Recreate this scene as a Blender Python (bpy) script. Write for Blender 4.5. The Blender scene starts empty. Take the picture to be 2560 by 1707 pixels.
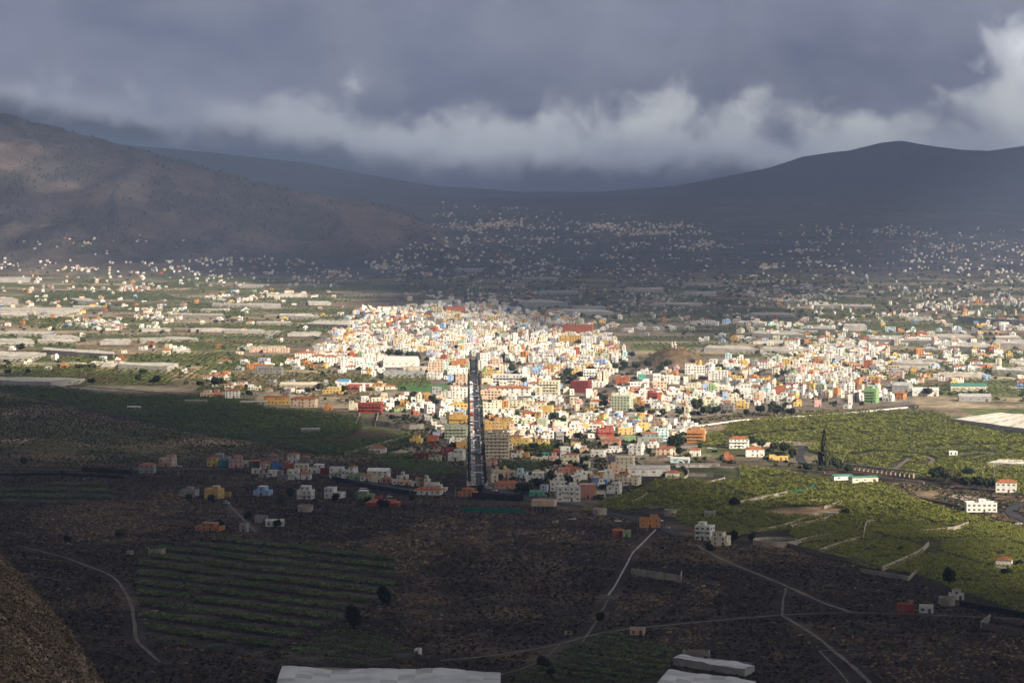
import bpy, math, random
import numpy as np
from mathutils import Vector, Matrix

random.seed(7)
RNG = np.random.default_rng(11)
R = math.radians
SC = bpy.context.scene
COL = SC.collection

# ------------------------------------------------------------------ camera
F = 6530.0                      # focal length in pixels of the 2560-wide photograph
CX, CY, HORIZON = 1280.0, 853.5, 609.5
PITCH = math.atan((CY - HORIZON) / F)
cam_data = bpy.data.cameras.new('camera')
cam_data.sensor_width = 36.0
cam_data.lens = 36.0 * F / 2560.0
cam_data.clip_start = 1.0
cam_data.clip_end = 60000.0
cam = bpy.data.objects.new('camera', cam_data)
cam.location = (0, 0, 0)
cam.rotation_euler = (math.pi / 2 - PITCH, 0, 0)
COL.objects.link(cam)
SC.camera = cam

# ------------------------------------------------------------------ sun and sky
SUN_EL, SUN_AZ = R(31), R(48)          # the sun stands behind the viewer's right shoulder
SUN = np.array([math.sin(SUN_AZ) * math.cos(SUN_EL), -math.cos(SUN_AZ) * math.cos(SUN_EL), math.sin(SUN_EL)])
sun_data = bpy.data.lights.new('sun', 'SUN')
sun_data.energy = 5.0
sun_data.angle = R(0.6)
sun_data.color = (1.0, 0.90, 0.74)
sun = bpy.data.objects.new('sun', sun_data)
sun.rotation_euler = Vector(SUN.tolist()).to_track_quat('Z', 'Y').to_euler()
sun.location = (3000, -3000, 4000)
COL.objects.link(sun)

SC.view_settings.view_transform = 'Standard'
SC.view_settings.look = 'None'
SC.view_settings.gamma = 1.0
SC.view_settings.use_curve_mapping = False
SC.view_settings.exposure = 1.0
SC.cycles.volume_bounces = 0
SC.cycles.max_bounces = 3
SC.cycles.diffuse_bounces = 1
SC.cycles.transparent_max_bounces = 12
SC.cycles.use_denoising = True
SC.cycles.use_light_tree = False
SC.cycles.use_adaptive_sampling = True
SC.cycles.adaptive_threshold = 0.02


class NT:
    """small helper to write node trees"""
    def __init__(self, tree):
        self.t = tree
        tree.nodes.clear()

    def n(self, kind, **kw):
        nd = self.t.nodes.new(kind)
        for k, v in kw.items():
            if k.startswith('i_'):
                nd.inputs[k[2:].replace('_', ' ')].default_value = v
            else:
                setattr(nd, k, v)
        return nd

    def link(self, a, b):
        self.t.links.new(a, b)

    def math(self, op, a, b=None, c=None, clamp=False):
        nd = self.t.nodes.new('ShaderNodeMath')
        nd.operation = op
        nd.use_clamp = clamp
        for i, v in enumerate((a, b, c)):
            if v is None:
                continue
            if isinstance(v, (int, float)):
                nd.inputs[i].default_value = v
            else:
                self.link(v, nd.inputs[i])
        return nd.outputs[0]

    def smooth(self, v, lo, hi):
        nd = self.t.nodes.new('ShaderNodeMapRange')
        nd.interpolation_type = 'SMOOTHSTEP'
        self.link(v, nd.inputs[0])
        for i, w in ((1, lo), (2, hi)):
            if isinstance(w, (int, float)):
                nd.inputs[i].default_value = w
            else:
                self.link(w, nd.inputs[i])
        nd.inputs[3].default_value = 0.0
        nd.inputs[4].default_value = 1.0
        return nd.outputs[0]

    def mix(self, fac, a, b, mode='MIX'):
        nd = self.t.nodes.new('ShaderNodeMix')
        nd.data_type = 'RGBA'
        nd.blend_type = mode
        nd.clamp_factor = True
        for sock, v in ((nd.inputs[0], fac), (nd.inputs[6], a), (nd.inputs[7], b)):
            if isinstance(v, (int, float)):
                sock.default_value = v
            elif isinstance(v, tuple):
                sock.default_value = v if len(v) == 4 else v + (1.0,)
            else:
                self.link(v, sock)
        return nd.outputs[2]


world = bpy.data.worlds.new('World')
SC.world = world
world.use_nodes = True
W = NT(world.node_tree)
w_out = W.n('ShaderNodeOutputWorld')
w_bg = W.n('ShaderNodeBackground')
SKY_STRENGTH = 0.10
w_bg.inputs['Strength'].default_value = SKY_STRENGTH
W.link(w_bg.outputs[0], w_out.inputs[0])
w_sky = W.n('ShaderNodeTexSky', sky_type='NISHITA', sun_disc=False)
w_sky.sun_elevation = SUN_EL
w_sky.sun_rotation = math.pi - SUN_AZ
w_sky.altitude = 600
w_sky.air_density = 1.0
w_sky.dust_density = 1.5
w_tc = W.n('ShaderNodeTexCoord')
w_sep = W.n('ShaderNodeSeparateXYZ')
W.link(w_tc.outputs['Generated'], w_sep.inputs[0])
w_el = W.math('ARCSINE', w_sep.outputs[2])
w_az = W.math('ARCTAN2', w_sep.outputs[0], w_sep.outputs[1])


def w_noise(scale, detail, rough, stretch, dist=0.0, off=(0, 0, 0)):
    mp = W.n('ShaderNodeMapping')
    mp.inputs['Scale'].default_value = stretch
    mp.inputs['Location'].default_value = off
    W.link(w_tc.outputs['Generated'], mp.inputs[0])
    nz = W.n('ShaderNodeTexNoise')
    nz.inputs['Scale'].default_value = scale
    nz.inputs['Detail'].default_value = detail
    nz.inputs['Roughness'].default_value = rough
    nz.inputs['Distortion'].default_value = dist
    W.link(mp.outputs[0], nz.inputs['Vector'])
    return nz.outputs['Fac']


# low cumulus piled against the mountains, dark stratus above it, broken cloud higher up
n_big = w_noise(7.0, 5.0, 0.55, (1, 1, 1.9), 0.35)
n_mid = w_noise(20.0, 6.0, 0.5, (1, 1, 1.15), 0.25, (3.1, 1.7, 0.4))
n_fine = w_noise(60.0, 5.0, 0.55, (1, 1, 1.1), 0.3, (0.6, 5.2, 2.2))
top = W.math('MULTIPLY_ADD', W.math('SUBTRACT', n_mid, 0.5), 0.085, 0.053)
top = W.math('MULTIPLY_ADD', W.math('SUBTRACT', n_fine, 0.5), 0.034, top)
top = W.math('MULTIPLY_ADD', W.smooth(w_az, 0.13, 0.20), 0.020, top)
top = W.math('MULTIPLY_ADD', W.smooth(w_az, -0.05, -0.14), 0.014, top)
edge_lo = W.math('SUBTRACT', top, 0.014)
edge_hi = W.math('ADD', top, 0.005)
cumulus = W.math('SUBTRACT', 1.0, W.smooth(w_el, edge_lo, edge_hi))
lit = W.math('MULTIPLY', cumulus, W.math('MULTIPLY_ADD', W.smooth(w_az, -0.16, 0.03), 0.60, 0.40))
# the underside of the low cloud is greyer than its tops
under = W.smooth(w_el, 0.018, 0.047)
lit = W.math('MULTIPLY', lit, W.math('MULTIPLY_ADD', under, 0.86, 0.14))
lit = W.math('MULTIPLY', lit, W.math('MULTIPLY_ADD', W.smooth(n_mid, 0.30, 0.66), 0.62, 0.42))
stratus = W.mix(W.smooth(n_big, 0.34, 0.64), (0.76, 0.86, 1.30), (1.45, 1.55, 2.05))
stratus = W.mix(W.math('MULTIPLY', W.smooth(n_mid, 0.40, 0.62), 0.55), stratus, (1.62, 1.70, 2.02))
stratus = W.mix(W.math('MULTIPLY', W.smooth(n_fine, 0.35, 0.7), 0.18), stratus, (0.75, 0.84, 1.20))
cl = W.mix(lit, stratus, (4.6, 4.75, 4.75))
# a break in the cloud towards the right edge shows sunlit cloud tops
d_az = W.math('DIVIDE', W.math('SUBTRACT', w_az, 0.196), 0.022)
d_el = W.math('DIVIDE', W.math('SUBTRACT', w_el, 0.074), 0.012)
blob = W.math('SQRT', W.math('ADD', W.math('MULTIPLY', d_az, d_az), W.math('MULTIPLY', d_el, d_el)))
blob = W.math('ADD', blob, W.math('MULTIPLY', W.math('SUBTRACT', n_fine, 0.5), 2.6))
blob = W.math('SUBTRACT', 1.0, W.smooth(blob, 0.35, 1.15))
cl = W.mix(W.math('MULTIPLY', blob, W.math('MULTIPLY_ADD', n_fine, 1.4, -0.15)), cl, (6.6, 6.7, 6.8))
# above the crest the sky takes the mountains' tone, imitating slopes fading into cloud
base = W.n('ShaderNodeValToRGB')
W.link(W.math('MULTIPLY_ADD', w_az, 2.5, 0.5), base.inputs[0])
cr = base.color_ramp
cr.interpolation = 'B_SPLINE'
for i, (pa, pe) in enumerate(((-0.20, 0.051), (-0.15, 0.044), (-0.09, 0.036), (-0.05, 0.027), (-0.02, 0.021), (0.03, 0.018), (0.06, 0.018), (0.09, 0.021), (0.115, 0.028), (0.15, 0.034), (0.20, 0.033))):
    el_ = cr.elements[i] if i < 2 else cr.elements.new(0.5)
    el_.position = pa * 2.5 + 0.5
    el_.color = (pe * 10, pe * 10, pe * 10, 1)
base_el = W.math('MULTIPLY', base.outputs[0], 0.1)
base_el = W.math('MULTIPLY_ADD', W.math('SUBTRACT', n_mid, 0.5), 0.024, base_el)
base_el = W.math('MULTIPLY_ADD', W.math('SUBTRACT', n_fine, 0.5), 0.016, base_el)
soft = W.math('MULTIPLY_ADD', W.smooth(w_az, 0.07, 0.12), -0.006, 0.0105)
fade = W.smooth(w_el, W.math('SUBTRACT', base_el, 0.003), W.math('ADD', base_el, soft))
cl = W.mix(fade, (0.03, 0.045, 0.08), cl)
# higher up and all round the same grey deck breaks open to sky
n_open = w_noise(2.6, 6.0, 0.6, (1, 1, 1.6), 0.4, (7, 2, 1))
cover = W.smooth(n_open, 0.34, 0.50)
high = W.mix(cover, w_sky.outputs[0], (3.0, 3.0, 3.1))
sky_col = W.mix(W.smooth(w_el, 0.13, 0.30), cl, high)
W.link(sky_col, w_bg.inputs['Color'])

# ------------------------------------------------------------------ noise and terrain
def _hash(ix, iy, seed):
    n = (ix.astype(np.int64) * 374761393 + iy.astype(np.int64) * 668265263 + seed * 974711) & 0x7fffffff
    n = (n ^ (n >> 13)) * 1274126177 & 0x7fffffff
    return ((n ^ (n >> 16)) & 0xffff) / 65535.0


def vnoise(x, y, seed=0):
    x, y = np.broadcast_arrays(np.asarray(x, float), np.asarray(y, float))
    ix, iy = np.floor(x), np.floor(y)
    fx, fy = x - ix, y - iy
    fx, fy = fx * fx * (3 - 2 * fx), fy * fy * (3 - 2 * fy)
    a, b = _hash(ix, iy, seed), _hash(ix + 1, iy, seed)
    c, d = _hash(ix, iy + 1, seed), _hash(ix + 1, iy + 1, seed)
    return (a * (1 - fx) + b * fx) * (1 - fy) + (c * (1 - fx) + d * fx) * fy


def fbm(x, y, oct=4, seed=0):
    s, a, t = 0.0, 1.0, 0.0
    for o in range(oct):
        s = s + a * vnoise(np.asarray(x) * 2 ** o, np.asarray(y) * 2 ** o, seed + o * 17)
        t += a
        a *= 0.5
    return s / t


def sstep(v, lo, hi):
    u = np.clip((v - lo) / (hi - lo), 0, 1)
    return u * u * (3 - 2 * u)


PROFILE_D = np.array([300, 650, 1000, 1300, 2300, 3900, 5700, 7500, 9300, 10400, 11800, 12800, 13800, 15000, 20000.])
PROFILE_Z = np.array([-222, -222, -221, -218, -213, -171.6, -133, -75, 0, 69, 177, 256, 368, 480, 300.])
SKYLINE = np.array([(-3000, 330), (-1200, 290), (-300, 300), (0, 290), (163, 336), (326, 362), (544, 382), (762, 404), (903, 432), (1088, 464),
                    (1300, 482), (1500, 482), (1690, 466), (1850, 434), (1926, 418), (2003, 392), (2122, 375), (2200, 356), (2250, 352), (2307, 362),
                    (2400, 374), (2470, 376), (2560, 364), (2900, 340), (4000, 380), (6000, 420.)])
HILL_RIDGE = np.array([(-3000, 120), (-600, 180), (0, 278), (327, 365), (544, 424), (762, 479), (980, 514), (1088, 566), (1160, 640), (1300, 800), (6000, 900.)])


def hfun(t, D):
    t, D = np.broadcast_arrays(np.asarray(t, float), np.asarray(D, float))
    px = t * F + CX
    x = t * D
    z = np.interp(D, PROFILE_D, PROFILE_Z)
    # smooth undulation of the valley floor
    z = z + (fbm(x / 420 + 9.3, D / 420, 3, 5) - 0.5) * (3 + 9 * sstep(D, 4500, 8000))
    # far mountains up to the skyline
    zr = (HORIZON - np.interp(px, SKYLINE[:, 0], SKYLINE[:, 1])) / F * 15000
    s = np.clip((D - 11300) / (15000 - 11300), 0, 1)
    zb = np.interp(11300.0, PROFILE_D, PROFILE_Z)
    rel = (1 - np.abs(2 * fbm(x / 900, D / 1500, 4, 31) - 1)) - 0.6
    zm = zb + (zr - zb) * s ** 1.25 + rel * 190 * s * (1 - s) ** 0.6
    zm = np.where(D > 15000, zr - (D - 15000) * 0.22, zm)
    z = np.where(D > 11300, np.maximum(zm, np.where(D < 12300, z, -1e9)), z)
    # the spur that comes down from the left
    yr = np.interp(px, HILL_RIDGE[:, 0], HILL_RIDGE[:, 1])
    Dr = np.interp(px, [0, 1088], [9300, 8700])
    Db = np.interp(px, [0, 1088], [6950, 7700])
    zr = (HORIZON - yr) / F * Dr
    zb = np.interp(Db, PROFILE_D, PROFILE_Z)
    s = np.clip((D - Db) / (Dr - Db), 0, 1)
    rel = (1 - np.abs(2 * fbm((x + 0.25 * D) / 330, (D - 0.5 * x) / 900, 4, 77) - 1)) - 0.65
    zh = zb + (zr - zb) * (0.35 * s + 0.65 * s ** 1.7) + rel * 150 * (s * (1 - s)) ** 0.7 * 2
    zh = zh + (fbm(x / 60, D / 60, 3, 12) - 0.5) * 10 * s
    zh = np.where(D > Dr, zr - (D - Dr) * 0.4, zh)
    zh = np.where(D < Db - 10, -1e9, zh)
    k = 12.0
    m = np.maximum(z, zh)
    z = np.where(zh > -1e8, m + k * np.log(np.exp((z - m) / k) + np.exp(np.maximum(zh - m, -500) / k)) - k * 0.69 * np.exp(-np.abs(z - zh) / k), z)
    # bare knoll in the middle of the town
    kx, kD = 232.0, 3700.0
    r2 = ((x - kx) / 44) ** 2 + ((D - kD) / 105) ** 2
    z = z + 31 * np.exp(-r2 ** 1.25)
    # brown spur close to the viewer, bottom left
    xe = np.interp(D, [300, 650, 820, 1150, 1500], [-80, -120, -141, -228, -420])
    ze = np.interp(D, [300, 650, 820, 1150, 1250, 1400], [-90, -104, -114, -129, -158, -222])
    s = xe - x
    sm = np.sqrt(s * s + 90)
    fade = sstep(D, 1420, 1180)
    zs = ze + np.minimum(0.5 * (s + sm) * 0.46, 150) * fade - 0.5 * (sm - s) * 1.9 - 60 * (1 - fade)
    zs = zs + (fbm(x / 25, D / 25, 3, 3) - 0.5) * 5
    m = np.maximum(z, zs)
    k = 6.0
    z = m + k * np.log(np.exp((z - m) / k) + np.exp(np.maximum(zs - m, -500) / k))
    return z


TS = np.concatenate([np.linspace(-0.75, -0.225, 22), np.linspace(-0.215, 0.215, 430), np.linspace(0.225, 0.75, 22)])
DS = np.geomspace(330, 19500, 600)
HG = hfun(TS[None, :], DS[:, None])
LOGD = np.log(DS)


def gh(x, y):
    """ground height at world x, y, read from the terrain grid"""
    x, y = np.asarray(x, float), np.maximum(np.asarray(y, float), 331.0)
    i = np.clip(np.interp(x / y, TS, np.arange(len(TS))), 0, len(TS) - 1.001)
    j = np.clip(np.interp(np.log(y), LOGD, np.arange(len(DS))), 0, len(DS) - 1.001)
    i0, j0 = i.astype(int), j.astype(int)
    a, b = i - i0, j - j0
    return (HG[j0, i0] * (1 - a) + HG[j0, i0 + 1] * a) * (1 - b) + (HG[j0 + 1, i0] * (1 - a) + HG[j0 + 1, i0 + 1] * a) * b


CP, SP = math.cos(PITCH), math.sin(PITCH)


def proj(x, y, z):
    """world -> pixel of the 2560 x 1707 photograph"""
    zc = y * CP - z * SP
    yc = y * SP + z * CP
    return CX + F * x / zc, CY - F * yc / zc


def P(px, py):
    """the ground point seen at a pixel: the viewing ray meets the terrain"""
    u, v = (px - CX) / F, (CY - py) / F
    dy, dz = CP + v * SP, -SP + v * CP
    t, b = u / dy, dz / dy
    hz = gh(t * DS, DS)
    below = np.nonzero(b * DS < hz)[0]
    if len(below) == 0:
        j = len(DS) - 1
        return Vector((t * DS[j], DS[j], float(hz[j])))
    j = below[0]
    if j == 0:
        D = DS[0]
    else:
        f0, f1 = b * DS[j - 1] - hz[j - 1], b * DS[j] - hz[j]
        w = f0 / (f0 - f1)
        lo = DS[j - 1] * (1 - w) + DS[j] * w
        D = lo
    return Vector((t * D, D, float(gh(t * D, D))))


def inpoly(px, py, poly):
    px, py = np.asarray(px, float), np.asarray(py, float)
    res = np.zeros(np.broadcast(px, py).shape, bool)
    n = len(poly)
    for i in range(n):
        x0, y0 = poly[i]
        x1, y1 = poly[(i + 1) % n]
        if y0 == y1:
            continue
        c = ((y0 > py) != (y1 > py)) & (px < (x1 - x0) * (py - y0) / (y1 - y0) + x0)
        res ^= c
    return res


def polydist(px, py, poly):
    """distance in pixels to the outline, positive inside"""
    px, py = np.asarray(px, float), np.asarray(py, float)
    d = np.full(np.broadcast(px, py).shape, 1e9)
    n = len(poly)
    for i in range(n):
        ax, ay = poly[i]
        bx, by = poly[(i + 1) % n]
        ux, uy = bx - ax, by - ay
        l2 = ux * ux + uy * uy + 1e-9
        tt = np.clip(((px - ax) * ux + (py - ay) * uy) / l2, 0, 1)
        d = np.minimum(d, np.hypot(px - ax - tt * ux, py - ay - tt * uy))
    return np.where(inpoly(px, py, poly), d, -d)


# ------------------------------------------------------------------ areas of the valley (outlines in photo pixels, laid onto the ground)
BANANA_RIGHT = [
    [(1640, 1085), (1700, 1100), (1800, 1085), (1830, 1060), (2050, 1030), (2330, 1028), (2420, 1060), (2560, 1085), (2760, 1120), (2760, 1215), (2560, 1240), (2470, 1215), (2290, 1195), (2150, 1165), (2120, 1160), (2000, 1120), (1900, 1105), (1780, 1120), (1740, 1110)],
    [(1700, 1180), (1840, 1165), (1950, 1180), (2080, 1200), (2210, 1210), (2290, 1250), (2420, 1290), (2500, 1310), (2760, 1370), (2760, 1620), (2560, 1535), (2420, 1490), (2290, 1440), (2170, 1425), (1990, 1365), (1970, 1330), (1890, 1335), (1850, 1345), (1700, 1310), (1660, 1270), (1500, 1285), (1450, 1280), (1560, 1240), (1600, 1225), (1640, 1205)],
]
BANANA_LEFT = [
    [(0, 955), (130, 968), (300, 990), (520, 985), (640, 1005), (660, 1020), (800, 1035), (900, 1045), (905, 1075), (860, 1100), (1000, 1090), (1090, 1095), (1010, 1120), (930, 1140), (830, 1140), (760, 1130), (520, 1090), (300, 1042), (150, 1008), (0, 978), (-250, 950), (-250, 930)],
    [(960, 1138), (1030, 1140), (1160, 1175), (1165, 1185), (1080, 1190), (960, 1165), (925, 1150)],
    [(1250, 1160), (1340, 1150), (1370, 1155), (1330, 1178), (1270, 1172)],
    [(1290, 1110), (1380, 1110), (1430, 1120), (1370, 1130), (1300, 1128)],
]
TERRACES = [
    [(350, 1375), (640, 1345), (760, 1362), (990, 1400), (985, 1470), (900, 1520), (830, 1560), (640, 1640), (345, 1600), (340, 1480)],
    [(1420, 1590), (1560, 1590), (1690, 1628), (1665, 1690), (1640, 1760), (1250, 1760), (1290, 1690)],
    [(700, 1640), (860, 1570), (1000, 1610), (1060, 1650), (900, 1668), (700, 1665)],
    [(0, 1225), (240, 1200), (300, 1240), (200, 1262), (0, 1255), (-100, 1250), (-100, 1230)],
]
TOWN = [(740, 905), (860, 800), (905, 775), (1010, 760), (1180, 745), (1290, 775), (1460, 800), (1520, 830), (1560, 870), (1600, 905), (1790, 905), (1900, 905), (2010, 900), (2130, 930),
        (2200, 960), (2280, 985), (2275, 1012), (2150, 1020), (1990, 1026), (1850, 1030), (1750, 1045), (1760, 1105), (1700, 1130), (1640, 1140), (1560, 1160), (1560, 1250), (1420, 1250),
        (1320, 1225), (1225, 1205), (1160, 1140), (1090, 1110), (1060, 1060), (960, 1045), (880, 1020), (960, 990), (1100, 990), (1060, 930), (940, 945), (850, 925)]
LIT = [(-900, 690), (0, 635), (300, 650), (620, 680), (900, 712), (1060, 745), (1250, 772), (1400, 800), (1560, 842), (1720, 838), (1850, 800), (1900, 745), (2060, 690), (2300, 640), (2560, 585),
       (3400, 520), (3400, 1620), (2560, 1490), (2330, 1400), (2150, 1330), (1960, 1265), (1800, 1240), (1650, 1215), (1540, 1165), (1330, 1125), (1160, 1105), (1000, 1070), (780, 1022), (560, 985), (300, 958), (0, 940), (-900, 900)]
SPOTS = [((80, 410), (200, 40)), ((240, 470), (130, 32)), ((105, 600), (170, 44)), ((-60, 380), (180, 50))]


def lit_mask(px, py):
    """share of direct sun that the gap in the cloud lets through"""
    d = polydist(px, py, LIT)
    wob = (fbm(px / 140, py / 60, 4, 91) - 0.5)
    soft = np.where(py > 950, 46, 34)
    m = sstep(d + wob * 70, -soft, soft)
    far = sstep(py, 905, 800)
    patch = sstep(fbm(px / 230 + 3, py / 55, 4, 44), 0.34, 0.60)
    m = m * (1 - far * (1 - (0.6 + 0.4 * patch)) * sstep(px, 1350, 1800))
    m = m * (1 - 0.35 * sstep(py, 880, 700) * sstep(px, 1700, 2000))
    for (a, b), (ra, rb) in SPOTS:
        m = np.maximum(m, 0.95 * sstep(1.25 - np.hypot((px - a) / ra, (py - b) / rb) + wob * 1.6, 0, 0.7))
    # small rifts in the cloud over the far village
    m = np.maximum(m, 0.25 * sstep(fbm(px / 120, py / 40, 3, 8), 0.60, 0.72) * (py < 700) * (px > 1000))
    return m

# ------------------------------------------------------------------ materials
MATS = {}


def mat(name, col, rough=0.9, var=0.12, scale=0.6, attr=None, spec=0.25, metal=0.0, trans=0.0, bump=0.0, bscale=1.0):
    """plain procedural surface: base colour broken up by two noises"""
    if name in MATS:
        return MATS[name]
    m = bpy.data.materials.new(name)
    m.use_nodes = True
    t = NT(m.node_tree)
    out = t.n('ShaderNodeOutputMaterial')
    b = t.n('ShaderNodeBsdfPrincipled')
    b.inputs['Roughness'].default_value = rough
    b.inputs['Specular IOR Level'].default_value = spec
    b.inputs['Metallic'].default_value = metal
    geo = t.n('ShaderNodeNewGeometry')
    nz = t.n('ShaderNodeTexNoise')
    nz.inputs['Scale'].default_value = scale
    nz.inputs['Detail'].default_value = 5.0
    nz.inputs['Roughness'].default_value = 0.6
    t.link(geo.outputs['Position'], nz.inputs['Vector'])
    if attr:
        a = t.n('ShaderNodeAttribute', attribute_name=attr)
        base = a.outputs['Color']
    else:
        rgb = t.n('ShaderNodeRGB')
        rgb.outputs[0].default_value = tuple(col) + (1.0,)
        base = rgb.outputs[0]
    dark = t.mix(1.0, base, (1 - 2 * var, 1 - 2 * var, 1 - 1.9 * var), 'MULTIPLY')
    lite = t.mix(1.0, base, (1 + 1.2 * var, 1 + 1.15 * var, 1 + 1.05 * var), 'MULTIPLY')
    c = t.mix(t.smooth(nz.outputs['Fac'], 0.3, 0.7), dark, lite)
    if name.startswith('plaster'):                      # rain streaks run down the walls
        mp = t.n('ShaderNodeMapping')
        mp.inputs['Scale'].default_value = (0.7, 0.7, 0.07)
        t.link(geo.outputs['Position'], mp.inputs[0])
        n3 = t.n('ShaderNodeTexNoise')
        n3.inputs['Scale'].default_value = 1.0
        n3.inputs['Detail'].default_value = 3.0
        t.link(mp.outputs[0], n3.inputs['Vector'])
        c = t.mix(t.math('MULTIPLY', t.smooth(n3.outputs['Fac'], 0.50, 0.72), 0.45), c, (0.30, 0.27, 0.24), 'MULTIPLY')
    t.link(c, b.inputs['Base Color'])
    if bump:
        n2 = t.n('ShaderNodeTexNoise')
        n2.inputs['Scale'].default_value = bscale
        n2.inputs['Detail'].default_value = 4.0
        t.link(geo.outputs['Position'], n2.inputs['Vector'])
        bp = t.n('ShaderNodeBump')
        bp.inputs['Strength'].default_value = 0.7
        bp.inputs['Distance'].default_value = bump
        t.link(n2.outputs['Fac'], bp.inputs['Height'])
        t.link(bp.outputs[0], b.inputs['Normal'])
    if trans:
        tr = t.n('ShaderNodeBsdfTranslucent')
        t.link(c, tr.inputs['Color'])
        mx = t.n('ShaderNodeMixShader')
        mx.inputs[0].default_value = trans
        t.link(b.outputs[0], mx.inputs[1])
        t.link(tr.outputs[0], mx.inputs[2])
        t.link(mx.outputs[0], out.inputs[0])
    else:
        t.link(b.outputs[0], out.inputs[0])
    MATS[name] = m
    return m


WALL_COL = {
    'white': (0.80, 0.77, 0.70), 'cream': (0.76, 0.68, 0.50), 'beige': (0.62, 0.54, 0.40), 'yellow': (0.70, 0.48, 0.16), 'ochre': (0.52, 0.32, 0.10),
    'orange': (0.56, 0.24, 0.08), 'peach': (0.72, 0.52, 0.37), 'pink': (0.66, 0.41, 0.36), 'salmon': (0.55, 0.27, 0.20), 'red': (0.36, 0.075, 0.05), 'maroon': (0.20, 0.035, 0.03),
    'terracotta': (0.42, 0.13, 0.06), 'blue': (0.10, 0.22, 0.52), 'light blue': (0.36, 0.50, 0.72), 'teal': (0.03, 0.22, 0.26), 'mint': (0.10, 0.42, 0.30), 'green': (0.26, 0.40, 0.18),
    'sage': (0.50, 0.54, 0.38), 'dark green': (0.06, 0.10, 0.06), 'grey': (0.36, 0.35, 0.33), 'concrete': (0.24, 0.22, 0.20), 'lavender': (0.52, 0.52, 0.66), 'cyan': (0.56, 0.74, 0.74),
}
for k, v in WALL_COL.items():
    mat('plaster ' + k, v, 0.92, 0.07, 0.22)
M_GLASS = mat('window glass', (0.035, 0.045, 0.055), 0.18, 0.15, 0.8, spec=0.5)
M_FRAME = mat('window frame', (0.55, 0.53, 0.50), 0.7, 0.05)
M_SHUT_G = mat('green shutter', (0.02, 0.20, 0.11), 0.7, 0.1)
M_DOOR = mat('wooden door', (0.13, 0.07, 0.035), 0.7, 0.15, 2.0)
M_TILE = mat('roof tiles', (0.34, 0.12, 0.055), 0.9, 0.25, 0.5, bump=0.05, bscale=4)
M_ROOF = [mat('roof slab grey', (0.42, 0.40, 0.37), 0.95, 0.16, 0.3), mat('roof slab terracotta', (0.36, 0.20, 0.13), 0.95, 0.16, 0.3),
          mat('roof slab pale', (0.66, 0.63, 0.57), 0.95, 0.12, 0.3), mat('roof slab brown', (0.24, 0.18, 0.14), 0.95, 0.16, 0.3)]
M_CONC = mat('weathered concrete', (0.33, 0.30, 0.26), 0.95, 0.2, 0.12)
M_STONE = mat('dry stone', (0.17, 0.145, 0.12), 0.97, 0.3, 0.7, bump=0.15, bscale=1.2)
M_PALEWALL = mat('pale farm wall', (0.42, 0.36, 0.285), 0.95, 0.15, 0.2)
M_ASPHALT = mat('asphalt', (0.038, 0.038, 0.043), 0.93, 0.18, 0.05)
M_PAVING = mat('pavement slabs', (0.34, 0.27, 0.23), 0.95, 0.12, 0.3)
M_PAINT = mat('road paint', (0.70, 0.70, 0.68), 0.85, 0.12, 0.5)
M_TRACK = mat('dusty track', (0.135, 0.11, 0.09), 0.97, 0.2, 0.1)
M_WHITEPATH = mat('whitewashed channel', (0.34, 0.31, 0.28), 0.95, 0.2, 0.25)
M_NET = mat('greenhouse netting', (0.50, 0.46, 0.39), 0.9, 0.08, 0.05)
M_NETW = mat('white greenhouse sheeting', (0.56, 0.55, 0.55), 0.85, 0.12, 0.05)
M_NETD = mat('dirty greenhouse sheeting', (0.44, 0.43, 0.42), 0.88, 0.14, 0.08)
M_NETB = mat('patched greenhouse netting', (0.44, 0.40, 0.33), 0.9, 0.12, 0.06)
M_NETC = mat('cream crop netting', (0.66, 0.60, 0.50), 0.9, 0.06, 0.05)
M_NETSIDE = mat('greenhouse side sheeting', (0.47, 0.43, 0.38), 0.9, 0.12, 0.15)
M_TEAL = mat('teal windbreak netting', (0.015, 0.16, 0.13), 0.9, 0.12, 0.3)
M_GREENROOF = mat('green sheet roof', (0.08, 0.20, 0.15), 0.75, 0.15, 0.3)
M_BLUEROOF = mat('blue sheet roof', (0.10, 0.30, 0.50), 0.75, 0.12, 0.3)
M_WATER = mat('reservoir water', (0.03, 0.06, 0.06), 0.12, 0.1, 0.1, spec=0.5)
M_METAL = mat('galvanised metal', (0.35, 0.35, 0.36), 0.55, 0.1, 1.0, metal=0.4)
M_TRUNK = mat('bark', (0.11, 0.085, 0.06), 0.95, 0.2, 2.0)
M_LEAF = mat('tree leaves', (0.045, 0.065, 0.025), 0.85, 0.25, 0.6, trans=0.2)
M_LEAFD = mat('dark tree leaves', (0.022, 0.034, 0.016), 0.85, 0.25, 0.6, trans=0.12)
M_LEAFO = mat('olive tree leaves', (0.075, 0.075, 0.035), 0.85, 0.25, 0.6, trans=0.2)
M_PURPLE = mat('bougainvillea flowers', (0.13, 0.03, 0.15), 0.85, 0.25, 0.6, trans=0.2)
M_PLANT = mat('plant colours', (0.1, 0.1, 0.1), 0.88, 0.16, 0.25, attr='plant', trans=0.3)
M_SHRUB = mat('shrub colours', (0.1, 0.1, 0.1), 0.95, 0.18, 0.25, attr='plant')
M_PITCH = mat('sports turf', (0.07, 0.16, 0.05), 0.9, 0.1, 0.1)
M_BLACKWALL = mat('lava stone wall', (0.035, 0.033, 0.035), 0.95, 0.3, 0.4, bump=0.1, bscale=1.0)
M_TYRE = mat('tyre rubber', (0.02, 0.02, 0.02), 0.9, 0.1)
CAR_COL = {'white': (0.78, 0.78, 0.77), 'silver': (0.45, 0.46, 0.48), 'black': (0.02, 0.02, 0.022), 'red': (0.38, 0.02, 0.02), 'blue': (0.04, 0.10, 0.28), 'grey': (0.16, 0.165, 0.17), 'orange': (0.55, 0.17, 0.03)}
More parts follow.
